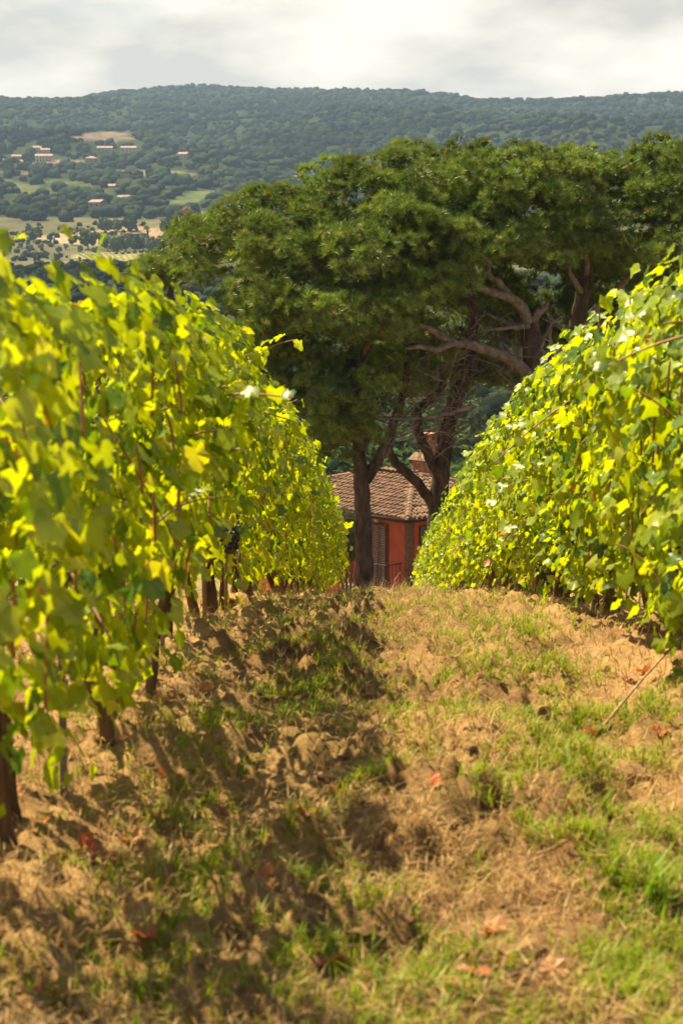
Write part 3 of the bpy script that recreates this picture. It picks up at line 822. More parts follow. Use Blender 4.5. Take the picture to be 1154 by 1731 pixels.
m = MB(); m.add([(cq.x - .5, cq.y - .42, zt), (cq.x + .5, cq.y - .42, zt), (cq.x + .5, cq.y + .42, zt), (cq.x - .5, cq.y + .42, zt), (cq.x - .5, cq.y, zt + .28), (cq.x + .5, cq.y, zt + .28)],
               [(0, 1, 5, 4), (2, 3, 4, 5), (1, 2, 5), (3, 0, 4), (3, 2, 1, 0)])
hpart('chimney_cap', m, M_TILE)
cq2 = inv(P(727, 745, HD + 6.5)); m = MB()
m.box((cq2.x, cq2.y, cq2.z - 1.1), (0.42, 0.42, 2.2))
for sx in (-1, 1):
    for sy in (-1, 1): m.box((cq2.x + sx * 0.16, cq2.y + sy * 0.16, cq2.z + 0.12), (0.09, 0.09, 0.26))
m.box((cq2.x, cq2.y, cq2.z + 0.28), (0.55, 0.55, 0.07)); hpart('chimney_pot', m, M_BRICK)

# ------------------------------------------------------------------ stone pines
def limb_np(px_pts, y0, r0, r1, dy=None, k=5, n=9, rough=0.05, seed=0):
    """px_pts: (px, py) or (px, py, depth offset)"""
    rng = np.random.default_rng(seed)
    w = [tuple(P(q[0], q[1], y0 + (q[2] if len(q) > 2 else 0.0))) for q in px_pts]
    c = spline(w, k)
    c = c + rng.normal(0, 0.012, c.shape)
    return tube_geo(c, np.linspace(r0, r1, len(c)), n, True, rough, rng), c
PSC = 62.0 / FPX                                  # metres for one photo pixel at the pines
TUFT_N = 21
def tuft_template(rng):
    """a brush of needles round +Z: TUFT_N thin triangles"""
    V = []
    for k in range(TUFT_N):
        a = k * 2.399963 + rng.normal(0, 0.2); z = 1 - 0.68 * (k + 0.5) / TUFT_N
        s = math.sqrt(max(0, 1 - z * z)); d = np.array([s * math.cos(a), s * math.sin(a), z]); L = rng.uniform(0.75, 1.1)
        side = np.cross(d, rng.normal(size=3)); side /= np.linalg.norm(side)
        base = np.array([0, 0, 0.25 * rng.random() - 0.15])
        V += [base + side * 0.046, base - side * 0.046, base + d * L]
    return np.array(V)
TUFTS = np.stack([tuft_template(np.random.default_rng(100 + i)) for i in range(6)])
def frames(axis, rng):
    """random rotation taking +Z to axis, (n,3,3) with columns x, y, axis"""
    axis = axis / (np.linalg.norm(axis, axis=1)[:, None] + 1e-9)
    r = rng.normal(size=axis.shape)
    x = np.cross(r, axis); x /= np.linalg.norm(x, axis=1)[:, None] + 1e-9
    y = np.cross(axis, x)
    return np.stack([x, y, axis], -1)
def pine_crown(lobes, y0, seed, dens=1.0, size=0.24):
    """lobes: (px, py, rx px, ry px, depth offset m, depth radius m)"""
    rng = np.random.default_rng(seed)
    Cs, Rs = [], []
    for (px, py, rx, ry, dy, rd) in lobes:
        Cs.append(P(px, py + 17 * min(1.0, max(0.0, (470 - py) / 90)), y0 + dy)); Rs.append((rx * PSC * 0.97, rd, ry * PSC * 0.92))
    PC, PR, PT, cores = [], [], [], []
    for c, R in zip(Cs, Rs):
        R = np.array(R); area = 4 * np.pi * ((R[0] * R[1]) ** 1.6 / 3 + (R[0] * R[2]) ** 1.6 / 3 + (R[1] * R[2]) ** 1.6 / 3) ** (1 / 1.6)
        ns = max(6, int(area * 0.47 * dens))
        d = rng.normal(size=(ns, 3)); d /= np.linalg.norm(d, axis=1)[:, None]
        d[:, 2] = np.where(d[:, 2] < -0.7, -d[:, 2], d[:, 2])
        sc = np.array(c) + d * R * rng.uniform(0.74, 0.98, (ns, 1)); sr = rng.uniform(0.45, 0.95, ns)
        npf = 10
        e = rng.normal(size=(ns, npf, 3)); e /= np.linalg.norm(e, axis=2)[..., None]
        e[..., 2] = np.where(e[..., 2] < -0.25, -e[..., 2], e[..., 2])
        PC.append((sc[:, None] + e * sr[:, None, None] * np.array([1, 1, 0.72])).reshape(-1, 3)); PR.append(rng.uniform(0.16, 0.34, ns * npf)); PT.append(np.repeat(rng.uniform(0.7, 1.3, ns), npf))
        ni = int(R[0] * R[1] * R[2] * 1.0)
        e = rng.normal(size=(ni, 3)); e /= np.linalg.norm(e, axis=1)[:, None]
        PC.append(np.array(c) + e * R * rng.uniform(0.15, 0.7, (ni, 1))); PR.append(rng.uniform(0.5, 0.8, ni)); PT.append(np.full(ni, 0.8))  # inner tufts tinted darker: shade inside the crown put into the colour
    PC = np.concatenate(PC); PR = np.concatenate(PR); PT = np.concatenate(PT)
    m = 10
    d = rng.normal(size=(len(PC), m, 3)); d /= np.linalg.norm(d, axis=2)[..., None]
    d[..., 2] = np.where(d[..., 2] < -0.35, -d[..., 2], d[..., 2])
    pos = (PC[:, None] + d * PR[:, None, None] * np.array([1, 1, 0.8])).reshape(-1, 3)
    ax = (d + np.array([0, 0, 0.55])).reshape(-1, 3) + rng.normal(0, 0.2, (len(pos), 3))
    Rm = frames(ax, rng)
    s = rng.uniform(0.7, 1.2, len(pos)) * size * np.repeat(np.where(PR > 0.45, 1.75, 1.0), m)
    tv = TUFTS[rng.integers(0, len(TUFTS), len(pos))]
    V = np.einsum('nij,nkj->nki', Rm, tv) * s[:, None, None] + pos[:, None]
    puff = np.repeat(rng.uniform(0.85, 1.15, len(PC)) * PT, m)
    pal = np.array([0.115, 0.180, 0.022]) * np.ones((len(pos), 1)); yel = rng.random(len(pos)) < 0.18
    pal[yel] = np.array([0.20, 0.245, 0.03]); dk = rng.random(len(pos)) < 0.025; pal[dk] = np.array([0.12, 0.085, 0.03])
    T = np.repeat(pal * (puff * rng.uniform(0.75, 1.25, len(pos)))[:, None], TUFT_N * 3, 0)
    V = V.reshape(-1, 3)
    return V, np.arange(len(V)).reshape(-1, 3), T
def pine(label, base_px, y0, lobes, limbs, seed, dens=1.0):
    b = P(base_px, 1000, y0); b.z = float(terrain_z(b.x, b.y)) - 0.1
    root = thing('stone_pine', label, 'tree', b)
    off = np.array(b)
    V, F, T = pine_crown(lobes, y0, seed, dens)
    obj('crown', mesh_np('crown', V - off, F, M_NEEDLE, T), root)
    for i, (kind, pts_, r0, r1) in enumerate(limbs):
        if kind == 'trunk':
            pts_ = [(q[0], q[1], *(q[2:])) for q in pts_]
        (V, F), c = limb_np(pts_, y0, r0, r1, seed=seed * 31 + i, n=12 if kind == 'trunk' else 8, rough=0.07 if kind == 'trunk' else 0.05)
        mb = MB(); mb.add(V - off, F)
        obj(kind, mb.mesh(kind, M_BARK if kind == 'trunk' or (seed in (1, 2) and kind == 'limb') else M_LIMB_LIT, True), root)
    return root
def twigs(root_off, y0, boxes, n, seed, parent):
    """bare hanging twigs inside the crown, in one mesh"""
    rng = np.random.default_rng(seed); mb = MB()
    for _ in range(n):
        x0, y0p, x1, y1p = boxes[rng.integers(len(boxes))]
        a = np.array(P(rng.uniform(x0, x1), rng.uniform(y0p, y1p), y0 + rng.uniform(-2.0, 2.5)))
        L = rng.uniform(0.5, 1.8); d = np.array([rng.normal(0, 0.8), rng.normal(0, 0.6), rng.normal(-0.25, 0.55)]); d /= np.linalg.norm(d)
        p1 = a + d * L * 0.5 + rng.normal(0, 0.08, 3); p2 = a + d * L + rng.normal(0, 0.12, 3) + np.array([0, 0, -0.1])
        mb.tube(np.array([a, p1, p2]) - root_off, [0.016, 0.011, 0.005], 3, False)
    tag(obj('twigs', mb.mesh('twigs', M_LIMB_LIT), parent), None, None, None, 'stuff')

A_l = [(398, 428, 72, 66, 1.0, 1.6), (356, 410, 46, 46, 2.5, 1.2), (480, 400, 100, 74, 0.0, 2.2), (610, 372, 120, 108, 0.5, 2.8), (705, 330, 100, 84, 1.5, 2.6),
       (470, 500, 80, 80, -1.6, 1.6), (575, 490, 100, 86, -2.2, 1.8), (480, 580, 78, 80, -0.6, 1.6), (590, 575, 76, 66, -2.4, 1.5), (545, 660, 72, 70, 0.2, 1.5),
       (690, 430, 84, 84, -1.5, 1.8), (640, 560, 46, 40, -2.8, 1.0), (560, 735, 42, 48, 0.6, 1.0), (420, 480, 60, 60, 1.6, 1.3), (700, 515, 60, 30, -1.6, 1.2),
       (440, 575, 60, 70, 0.0, 1.3), (490, 660, 66, 66, 0.0, 1.4), (540, 735, 60, 60, -0.5, 1.2), (575, 690, 66, 60, -1.0, 1.2), (640, 640, 70, 60, 1.0, 1.3), (590, 760, 36, 36, -0.8, 0.8), (690, 600, 70, 50, 2.0, 1.3)]
A_b = [('trunk', [(617, 1060), (616, 980), (614, 900), (611, 820), (606, 740), (600, 660), (590, 580)], 0.31, 0.14),
       ('limb', [(616, 812), (640, 775, 0.2), (660, 730, 0.5), (680, 670, 0.8), (690, 600, 0.8), (700, 520, 0.6)], 0.19, 0.08),
       ('limb', [(598, 640), (620, 580, -0.8), (640, 520, -1.2), (650, 450, -1.0)], 0.13, 0.05),
       ('limb', [(592, 590), (540, 520, 0.3), (470, 450, 0.6), (400, 420, 1.0)], 0.12, 0.04),
       ('branch', [(598, 704, -0.5), (650, 706, -0.9), (715, 708, -1.2), (770, 696, -1.4), (800, 684, -1.4)], 0.035, 0.06),
       ('branch', [(612, 735), (635, 730, -0.3), (655, 722, -0.5)], 0.05, 0.02), ('branch', [(602, 800), (590, 795, -0.4), (586, 796, -0.5)], 0.05, 0.03)]
pA = pine('stone pine with full left crown and straight trunk in front of the red house', 617, 61.0, A_l, A_b, 1)
twigs(np.array(pA.location), 61.0, [(620, 590, 780, 700), (520, 650, 620, 760), (640, 640, 760, 760)], 170, 5, pA)
B_l = [(760, 470, 120, 110, 2.5, 2.0), (830, 560, 130, 90, 4.0, 1.6), (700, 630, 100, 80, 3.5, 1.5), (790, 650, 90, 70, 3.5, 1.4), (900, 500, 110, 110, 4.0, 1.8), (800, 390, 110, 90, 2.5, 2.0), (960, 560, 110, 80, 5.0, 1.6), (930, 460, 90, 80, 4.5, 1.6), (1050, 520, 90, 80, 5.0, 1.6), (725, 600, 70, 46, 1.2, 1.0), (775, 655, 60, 50, 1.0, 1.0), (690, 660, 50, 40, 1.5, 0.9)]
B_b = [('trunk', [(735, 1010), (738, 900), (742, 830), (750, 760), (765, 690), (790, 620), (800, 540), (790, 450)], 0.36, 0.15),
       ('limb', [(738, 868), (712, 825, -0.2), (682, 795, -0.3), (660, 770, -0.3), (655, 735, 0.0), (668, 690, 0.4)], 0.19, 0.11),
       ('limb', [(740, 800), (722, 765, -0.2), (706, 725, -0.3), (708, 690, -0.3), (740, 665, -0.3), (750, 640, -0.2)], 0.18, 0.10),
       ('branch', [(735, 775, -0.5), (760, 755, -0.8), (790, 745, -0.9)], 0.03, 0.02)]
pB = pine('dark leaning stone pine whose forked trunk stands over the chimney', 738, 63.5, B_l, B_b, 2, 0.75)
twigs(np.array(pB.location), 63.5, [(680, 560, 880, 720), (700, 600, 800, 760)], 240, 6, pB)
C_l = [(815, 318, 96, 74, 0.8, 2.4), (900, 330, 96, 84, 0.0, 2.4), (770, 400, 80, 72, -2.0, 1.7), (860, 400, 84, 60, -1.0, 1.8), (960, 390, 80, 80, 0.5, 2.0), (760, 330, 76, 66, -1.0, 2.0), (950, 320, 80, 68, 1.5, 2.0), (745, 470, 60, 44, -2.2, 1.2)]
C_b = [('trunk', [(930, 1010), (928, 900), (922, 800), (912, 700), (903, 630), (897, 580), (893, 545)], 0.40, 0.30),
       ('limb', [(894, 556), (884, 522, -0.4), (864, 505, -0.8), (830, 493, -1.2), (795, 478, -1.5), (765, 455, -1.7), (740, 425, -1.7)], 0.19, 0.05),
       ('limb', [(862, 504, -0.8), (845, 480, -0.9), (825, 462, -1.0), (826, 420, -0.8), (828, 370, -0.6)], 0.13, 0.06),
       ('limb', [(908, 650), (876, 617, -0.4), (840, 598, -1.0), (790, 582, -1.6), (762, 578, -1.8), (730, 558, -2.0), (700, 547, -2.2), (672, 544, -2.3)], 0.20, 0.05),
       ('limb', [(766, 578, -1.8), (740, 590, -2.1), (710, 586, -2.3), (685, 588, -2.4)], 0.13, 0.05),
       ('limb', [(896, 556), (905, 535, -0.2), (918, 522, -0.2), (926, 514, -0.2)], 0.16, 0.08),
       ('branch', [(892, 552, -0.3), (870, 553, -0.8), (840, 556, -1.2), (805, 562, -1.3)], 0.09, 0.03), ('branch', [(880, 556, -0.3), (850, 542, -0.2), (815, 528, 0.0)], 0.10, 0.03),
       ('branch', [(912, 594, -0.4), (922, 566, -0.6), (934, 546, -0.6), (955, 532, -0.5)], 0.05, 0.02), ('branch', [(903, 640), (925, 600, 0.3), (930, 560, 0.5), (926, 530, 0.6)], 0.06, 0.03),
       ('branch', [(700, 545, -2.2), (676, 552, -2.4), (655, 560, -2.5)], 0.05, 0.02)]
pC = pine('stone pine with bare spreading limbs above the right vine row', 930, 62.0, C_l, C_b, 3)
twigs(np.array(pC.location), 62.0, [(700, 520, 960, 640)], 150, 8, pC)
D_l = [(1025, 340, 84, 76, 1.5, 2.2), (1118, 320, 100, 84, 0.5, 2.6), (1200, 340, 100, 96, 0.5, 2.6), (1110, 420, 84, 70, -1.0, 1.8), (1020, 410, 70, 66, 1.0, 1.6), (1200, 440, 90, 90, 0, 2.0), (1040, 470, 70, 60, 2.0, 1.4), (980, 440, 60, 60, 2.5, 1.2), (1130, 520, 80, 60, 2.5, 1.4)]
D_b = [('trunk', [(960, 1010), (962, 880), (962, 760), (964, 650), (972, 560), (985, 500), (990, 460), (986, 420)], 0.40, 0.16),
       ('limb', [(986, 498), (972, 478, -0.4), (962, 456, -0.6), (966, 428, -0.6)], 0.12, 0.05), ('limb', [(988, 470), (992, 440, -0.5), (989, 418, -0.6)], 0.10, 0.05),
       ('limb', [(975, 560), (1010, 520, 0.3), (1060, 470, 0.4), (1110, 420, 0.3)], 0.18, 0.07), ('branch', [(962, 566), (940, 548, 0.2), (922, 540, 0.4)], 0.12, 0.06)]
pD = pine('stone pine at the right edge rising over the right vine row', 960, 64.0, D_l, D_b, 4)
E_l = [(288, 470, 40, 34, 0.0, 1.3), (262, 486, 30, 26, 0.5, 1.0), (312, 462, 34, 36, 0.8, 1.2)]
E_b = [('trunk', [(300, 980), (298, 800), (292, 600), (288, 490)], 0.24, 0.10), ('limb', [(290, 540), (270, 505), (262, 490)], 0.08, 0.04)]
pE = pine('small dark pine top left of the big pine, just above the left vines', 300, 70.0, E_l, E_b, 5)

# olive shrub beside the house wall
sg = P(588, 905, 69.0)
sh = thing('olive_shrub', 'grey green leafy shrub between the left vines and the pine trunk', 'shrub', (sg.x, sg.y, float(terrain_z(sg.x, sg.y))))
srng = np.random.default_rng(12); ns = 900
top = sg.z - sh.location.z
C = srng.normal(size=(ns, 3)); C /= np.linalg.norm(C, axis=1)[:, None]; C = C * np.array([0.75, 0.7, 0.95]) * srng.uniform(0.5, 1, (ns, 1)) + np.array([0, 0, top])
Rm = frames(C - np.array([0, 0, top - 0.6]) + srng.normal(0, 0.4, (ns, 3)), srng)
V = (np.einsum('nij,nkj->nki', Rm, TUFTS[srng.integers(0, 6, ns)][:, :36]) * 0.17 + C[:, None]).reshape(-1, 3)
obj('crown', mesh_np('crown', V, np.arange(len(V)).reshape(-1, 3), M_FOREST, np.array([0.11, 0.12, 0.075]) * srng.uniform(0.7, 1.3, (len(V), 1))), sh)
m = MB()
for k in range(4): m.tube([(0.08 * k - 0.1, 0, -0.1), (0.15 * k - 0.2, 0.1 * (k - 1), top * 0.5), (0.3 * k - 0.45, 0.2 * (k - 1), top)], [0.06, 0.045, 0.02], 5)
obj('stem', m.mesh('stem', M_FTRUNK), sh)

# ------------------------------------------------------------------ vine leaves
_th = np.array([0, 17, 32, 54, 74, 94, 116, 142, 168])
_rr = np.array([1.0, 0.84, 0.74, 0.93, 0.74, 0.75, 0.82, 0.64, 0.30])
LTH = np.radians(np.concatenate([_th, -_th[:0:-1]])); LRR = np.concatenate([_rr, _rr[:0:-1]])
NLV = len(LTH) + 1
LEAF_F = np.array([(0, 1 + (k + 1) % (NLV - 1), 1 + k) for k in range(NLV - 1)])[:, ::-1]
def leaf_shape(rng, curl=1.0):
    """unit vine leaf: petiole at the origin, tip along +Y, face +Z"""
    r = LRR * (1 + rng.normal(0, 0.07, len(LRR)))
    x = np.sin(LTH) * r * rng.uniform(0.9, 1.1); y = np.cos(LTH) * r
    c1, c2, f = rng.uniform(-0.1, 0.5) * curl, rng.uniform(-0.25, 0.55) * curl, rng.uniform(0.0, 0.35)
    z = -c1 * np.clip(y, -.3, 2) ** 2 * 0.6 - c2 * x * x + f * np.abs(x) * 0.5 + rng.normal(0, 0.06, len(x)) * curl + 0.05 * np.cos(LTH * 5)
    V = np.concatenate([[(0, 0, 0)], np.stack([x, y, z], 1)])
    return V
NV = 48
lrng = np.random.default_rng(77)
LEAVES = np.stack([leaf_shape(lrng) for _ in range(NV)])
LPAL = np.array([[0.255, 0.280, 0.012], [0.208, 0.248, 0.012], [0.095, 0.150, 0.014], [0.300, 0.325, 0.014], [0.390, 0.360, 0.022], [0.060, 0.110, 0.026], [0.36, 0.20, 0.03], [0.34, 0.12, 0.035]])
LPROB = np.array([0.34, 0.26, 0.15, 0.16, 0.03, 0.06, 0.0, 0.0]); LPROB /= LPROB.sum()
LTINT = LPAL[lrng.choice(8, NV, p=LPROB)] * lrng.uniform(0.85, 1.15, (NV, 1))
LTINT[0] = LPAL[6]; LTINT[1] = LPAL[7]
LEAF_ME = []
for i in range(NV):
    tt = np.tile(LTINT[i], (NLV, 1)) * lrng.uniform(0.85, 1.15, (NLV, 1)); tt[0] *= 1.15
    LEAF_ME.append(mesh_np('leaf', LEAVES[i], LEAF_F, M_LEAF, tt, True))
def leaf_cloud(name, pos, Rm, size, idx, rng, mat=None):
    n = len(pos)
    V = np.einsum('nij,nkj->nki', Rm, LEAVES[idx]) * size[:, None, None] + pos[:, None]
    F = (LEAF_F[None] + (np.arange(n) * NLV)[:, None, None]).reshape(-1, 3)
    T = (LTINT[idx][:, None] * rng.uniform(0.8, 1.2, (n, 1, 1)) * rng.uniform(0.9, 1.1, (n, NLV, 1))).reshape(-1, 3)
    return mesh_np(name, V.reshape(-1, 3), F, mat or M_LEAF, T, True)
def leaf_frames(nrm, tip):
    nrm = nrm / (np.linalg.norm(nrm, axis=1)[:, None] + 1e-9)
    tip = tip - nrm * np.sum(tip * nrm, 1)[:, None]
    tip /= np.linalg.norm(tip, axis=1)[:, None] + 1e-9
    x = np.cross(tip, nrm)
    return np.stack([x, tip, nrm], -1)
VSP = 1.1
def vine_leaves(rng, n, slope, low=0.55, top=1.88, phase=0.0, inn=1, pin=0.5):
    """leaf places and frames round the vine's foot, canopy along local y"""
    u = rng.uniform(-0.5, 0.5, n) * VSP * 1.15
    topu = top + 0.10 * np.sin(u * 5 + phase) + 0.07 * np.sin(u * 11 + 2 * phase)
    lowu = low + 0.10 * np.sin(u * 6 + phase * 1.7) + 0.06 * np.sin(u * 13 + phase)
    q = rng.random(n) ** 0.85
    h = lowu + (topu - lowu) * q
    side = np.where(rng.random(n) < pin, -1.0, 1.0) * -inn
    half = (0.31 - 0.12 * np.clip((q - 0.75) / 0.25, 0, 1) - 0.17 * np.clip((0.30 - q) / 0.30, 0, 1)) * (1 + 0.22 * np.sin(u * 4.3 + h * 5 + phase))
    inner = rng.random(n) < 0.22
    w = side * np.where(inner, half * rng.random(n), half + rng.normal(0, 0.055, n))
    nrm = np.stack([side * 1.0, rng.normal(0, 0.45, n), 0.35 + 0.9 * np.clip((q - 0.8) / 0.2, 0, 1) + rng.normal(0, 0.4, n)], 1)
    nrm += rng.normal(0, 0.25, (n, 3))
    tip = np.stack([side * 0.35 + rng.normal(0, 0.3, n), rng.normal(0, 0.5, n), -1.0 + rng.normal(0, 0.3, n)], 1)
    pos = np.stack([w, u, h + slope * u], 1)
    # shoots: upright over the top, and arching out of the sides, leaves along them
    shoots = []
    ex_p, ex_n, ex_t = [], [], []
    for k in range(rng.integers(7, 11)):
        su = rng.uniform(-0.55, 0.55) * VSP; sd_ = rng.choice([-1, 1])
        if k < 4:
            a = np.array([rng.normal(0, 0.10), su, top - 0.30]); L = rng.uniform(0.28, 0.50); d = np.array([rng.normal(0, 0.25), rng.normal(0, 0.3), 1.0])
            bend = np.array([sd_ * 0.15, rng.normal(0, 0.12), -0.12])
        else:
            a = np.array([sd_ * 0.20, su, rng.uniform(0.75, 1.6)]); L = rng.uniform(0.3, 0.55); d = np.array([sd_ * rng.uniform(0.15, 0.45), rng.normal(0, 0.75), rng.uniform(-0.5, 0.7)])
            bend = np.array([sd_ * 0.05, 0, -0.14])
        d /= np.linalg.norm(d)
        ts = np.linspace(0, 1, 6)[:, None]
        line = a + d * L * ts + bend * ts ** 2
        line[:, 2] += slope * line[:, 1]
        shoots.append(line)
        m = 8 if k < 4 else 6
        for tt in np.linspace(0.35, 1, m):
            i = tt * 5; i0 = min(int(i), 4); pnt = line[i0] + (line[i0 + 1] - line[i0]) * (i - i0)
            off = rng.normal(0, 1, 3); off -= d * np.dot(off, d); off /= np.linalg.norm(off)
            ex_p.append(pnt + off * 0.05); ex_n.append(off * 0.8 + np.array([0, 0, 0.5])); ex_t.append(off * 0.7 + np.array([0, 0, -0.9]))
    pos = np.concatenate([pos, ex_p]); nrm = np.concatenate([nrm, ex_n]); tip = np.concatenate([tip, ex_t])
    return pos, leaf_frames(nrm, tip), shoots
def size_idx(rng, n, rare=True):
    s = 0.036 + 0.036 * rng.random(n) ** 1.2
    i = rng.integers(0 if rare else 2, NV, n)
    hot = (i < 2) & (rng.random(n) < 0.8); i[hot] = 2 + rng.integers(0, NV - 2, hot.sum())
    return s, i
def trunk_mesh(rng, slope, h=0.72, dbl=False):
    mb = MB()
    lean = rng.normal(0, 0.05, 2)
    for k in range(2 if dbl else 1):
        o = np.array([rng.normal(0, 0.03), k * 0.16 * rng.choice([-1, 1]), 0])
        pts_ = [o + (0, 0, -0.12), o + (lean[0] * .2 + rng.normal(0, .02), lean[1] * .2, 0.1), o + (lean[0] * .6 + rng.normal(0, .035), lean[1] * .6 + rng.normal(0, .03), 0.32), o + (lean[0], lean[1], 0.55), o + (lean[0] * .8, lean[1] * 1.2, h)]
        c = spline(pts_, 4)
        V, F = tube_geo(c, np.interp(np.linspace(0, 1, len(c)), [0, 0.15, 0.5, 0.9, 1], np.array([0.036, 0.025, 0.019, 0.023, 0.018]) * rng.uniform(0.85, 1.25)), 8, True, 0.13, rng)
        mb.add(V, F)
    return mb.mesh('trunk', M_VTRUNK, True)
def cordon_mesh(rng, slope, h=0.72):
    mb = MB()
    us = np.linspace(-0.5, 0.5, 8) * VSP
    mb.tube(np.stack([rng.normal(0, 0.015, 8), us, h + slope * us + rng.normal(0, 0.015, 8)], 1), 0.018, 6)
    return mb.mesh('cordon', M_VTRUNK, True)
bv, bf = ICO0
def bunch_mesh(seed):
    rng = np.random.default_rng(seed); n = 46
    z = -rng.random(n) ** 0.8 * 0.17; rad = 0.045 * (1 + z / 0.22)
    a = rng.random(n) * 6.283
    C = np.stack([np.cos(a) * rad, np.sin(a) * rad, z], 1)
    V, F = blobs(C, np.full(n, 0.0115), ICO1, rng, 0.0)
    return mesh_np('grape_bunch', V, F, M_GRAPE, None, True)
BUNCH = [bunch_mesh(i) for i in range(3)]
ORD = ['first', 'second', 'third', 'fourth', 'fifth', 'sixth', 'seventh', 'eighth', 'ninth', 'tenth', 'eleventh', 'twelfth', 'thirteenth', 'fourteenth', 'fifteenth', 'sixteenth', 'seventeenth', 'eighteenth', 'nineteenth', 'twentieth', 'twenty-first', 'twenty-second']
NEAR_Y = 23.5
def slope_at(y): return float((prof(y + 0.6) - prof(y - 0.6)) / 1.2)
# shared far variants
FARV = []
for k in range(6):
    rng = np.random.default_rng(300 + k)
    low = 0.22 + 0.09 * (k % 3)
    pos, Rm, shoots = vine_leaves(rng, 620, -0.19, low, 1.72, k * 1.3)
    s, i = size_idx(rng, len(pos)); s = s * 1.08
    mb = MB()
    for l in shoots: mb.tube(l, [0.006, 0.005, 0.005, 0.004, 0.004, 0.003], 3, False)
    FARV.append((leaf_cloud('foliage', pos, Rm, s, i, rng), trunk_mesh(rng, -0.19), mb.mesh('canes', M_CANE)))
def far_vine(x, y, label, group):
    k = random.randrange(6)
    v = thing('grapevine', label, 'grapevine', (x, y, float(base_z(x, y))), random.choice([0, math.pi]) * 0, group)
    fo = obj('foliage', FARV[k][0], v); fo['kind'] = 'stuff'
    if random.random() < 0.5: fo.scale = (-1, 1, 1)
    obj('trunk', FARV[k][1], v)
    tag(obj('canes', FARV[k][2], v), None, None, None, 'stuff')
def near_vine(x, y, inner, label, group, seed, low, top, nfill, nparts, grapes):
    """inner: +1 when the alley lies on its +x side, -1 on its -x side"""
    rng = np.random.default_rng(seed); sl = slope_at(y)
    v = thing('grapevine', label, 'grapevine', (x, y, float(base_z(x, y))), 0, group)
    pos, Rm, shoots = vine_leaves(rng, nfill, sl, low, top, rng.random() * 6, inner, 0.72)
    # a few leaves hanging low round the trunk
    nl = rng.integers(3, 14)
    lp = np.stack([rng.normal(0, 0.12, nl) + inner * 0.06, rng.uniform(-0.5, 0.5, nl), rng.uniform(low - 0.28, low + 0.05, nl)], 1)
    lR = leaf_frames(np.stack([inner + rng.normal(0, .4, nl), rng.normal(0, .5, nl), 0.3 + rng.normal(0, .3, nl)], 1), np.stack([rng.normal(0, .3, nl), rng.normal(0, .4, nl), -np.ones(nl)], 1))
    pos = np.concatenate([pos, lp]); Rm = np.concatenate([Rm, lR])
    s, idx = size_idx(rng, len(pos))
    score = pos[:, 0] * inner + 0.18 * np.clip(pos[:, 2] - 1.6, 0, 1) * 2 + rng.normal(0, 0.06, len(pos)) - 0.05 * pos[:, 1]
    order = np.argsort(-score); part = order[:nparts]; rest = order[nparts:]
    tag(obj('foliage', leaf_cloud('foliage', pos[rest], Rm[rest], s[rest], idx[rest], rng), v), None, None, None, 'stuff')
    for j in part:
        o = bpy.data.objects.new('leaf', LEAF_ME[idx[j]]); COL.objects.link(o); o.parent = v
        R4 = np.eye(4); R4[:3, :3] = Rm[j] * s[j]; R4[:3, 3] = pos[j]
        o.matrix_basis = Matrix(R4.tolist())
    obj('trunk', trunk_mesh(rng, sl, 0.72, rng.random() < 0.35), v)
    obj('cordon', cordon_mesh(rng, sl), v)
    for k in range(7):
        a = np.array([inner * rng.uniform(0.30, 0.38), rng.uniform(-0.5, 0.5), rng.uniform(low + 0.25, top - 0.15)])
        d = np.array([inner * rng.normal(0.05, 0.12), rng.normal(-0.5, 0.35), rng.normal(0.55, 0.45)]); d *= rng.uniform(0.15, 0.34) / np.linalg.norm(d)
        ts = np.linspace(-0.5, 0.5, 6)[:, None]; l = a + d * ts - np.array([0, 0, 0.12]) * ts ** 2; l[:, 2] += sl * l[:, 1]
        shoots.append(l)
    for l in shoots:
        mb = MB(); mb.tube(l, [0.0050, 0.0048, 0.0046, 0.0042, 0.0036, 0.003], 4, False); obj('cane', mb.mesh('cane', M_CANE, True), v)
    for k in range(grapes):
        b_ = obj('grape_bunch', BUNCH[k % 3], v, (inner * rng.uniform(0.10, 0.26), rng.uniform(-0.45, 0.45), rng.uniform(0.56, 0.74)), rng.random() * 6)
        b_.rotation_euler = (rng.normal(0, 0.12), rng.normal(0, 0.12), rng.random() * 6)
def vine_row(x, y0, inner, sidename, seed, low, top, nparts, yend=57, nl=500):
    y = y0; i = 0; rng = np.random.default_rng(seed)
    while y < yend:
        yy = y + rng.normal(0, 0.07); xx = x + rng.normal(0, 0.03)
        if y < NEAR_Y:
            lab = '%s grapevine from the camera in the %s vine row' % (ORD[i], sidename)
            near_vine(xx, yy, inner, lab, 'grapevines of the %s row' % sidename, seed * 100 + i, low + rng.normal(0, 0.05) - (0.22 if y > 12.5 and inner > 0 else 0.13 if y < 8 and inner > 0 else 0), top + rng.normal(0, 0.05) + (0.05 if inner > 0 and i < 2 else 0), nl, nparts, (int(rng.integers(0, 4)) if i > 2 else 0) if inner > 0 else int(rng.integers(0, 2)))
        else:
            far_vine(xx, yy, 'grapevine in the far part of the %s vine row running down to the red house' % sidename, 'distant grapevines of the %s row' % sidename)
        y += VSP; i += 1
vine_row(ROWS[1], 4.8, 1, 'left', 5, 0.53, 1.70, 210, 40)
vine_row(ROWS[2], 6.3, -1, 'right', 6, 0.32, 1.72, 210, 57, 760)
y = 3.0
while y < 34:
    far_vine(ROWS[0], y, 'grapevine of the next row seen through gaps behind the left vine row', 'grapevines of the row behind the left row')
    far_vine(ROWS[3], y + 1.5, 'grapevine of the next row seen through gaps behind the right vine row', 'grapevines of the row behind the right row')
    y += VSP
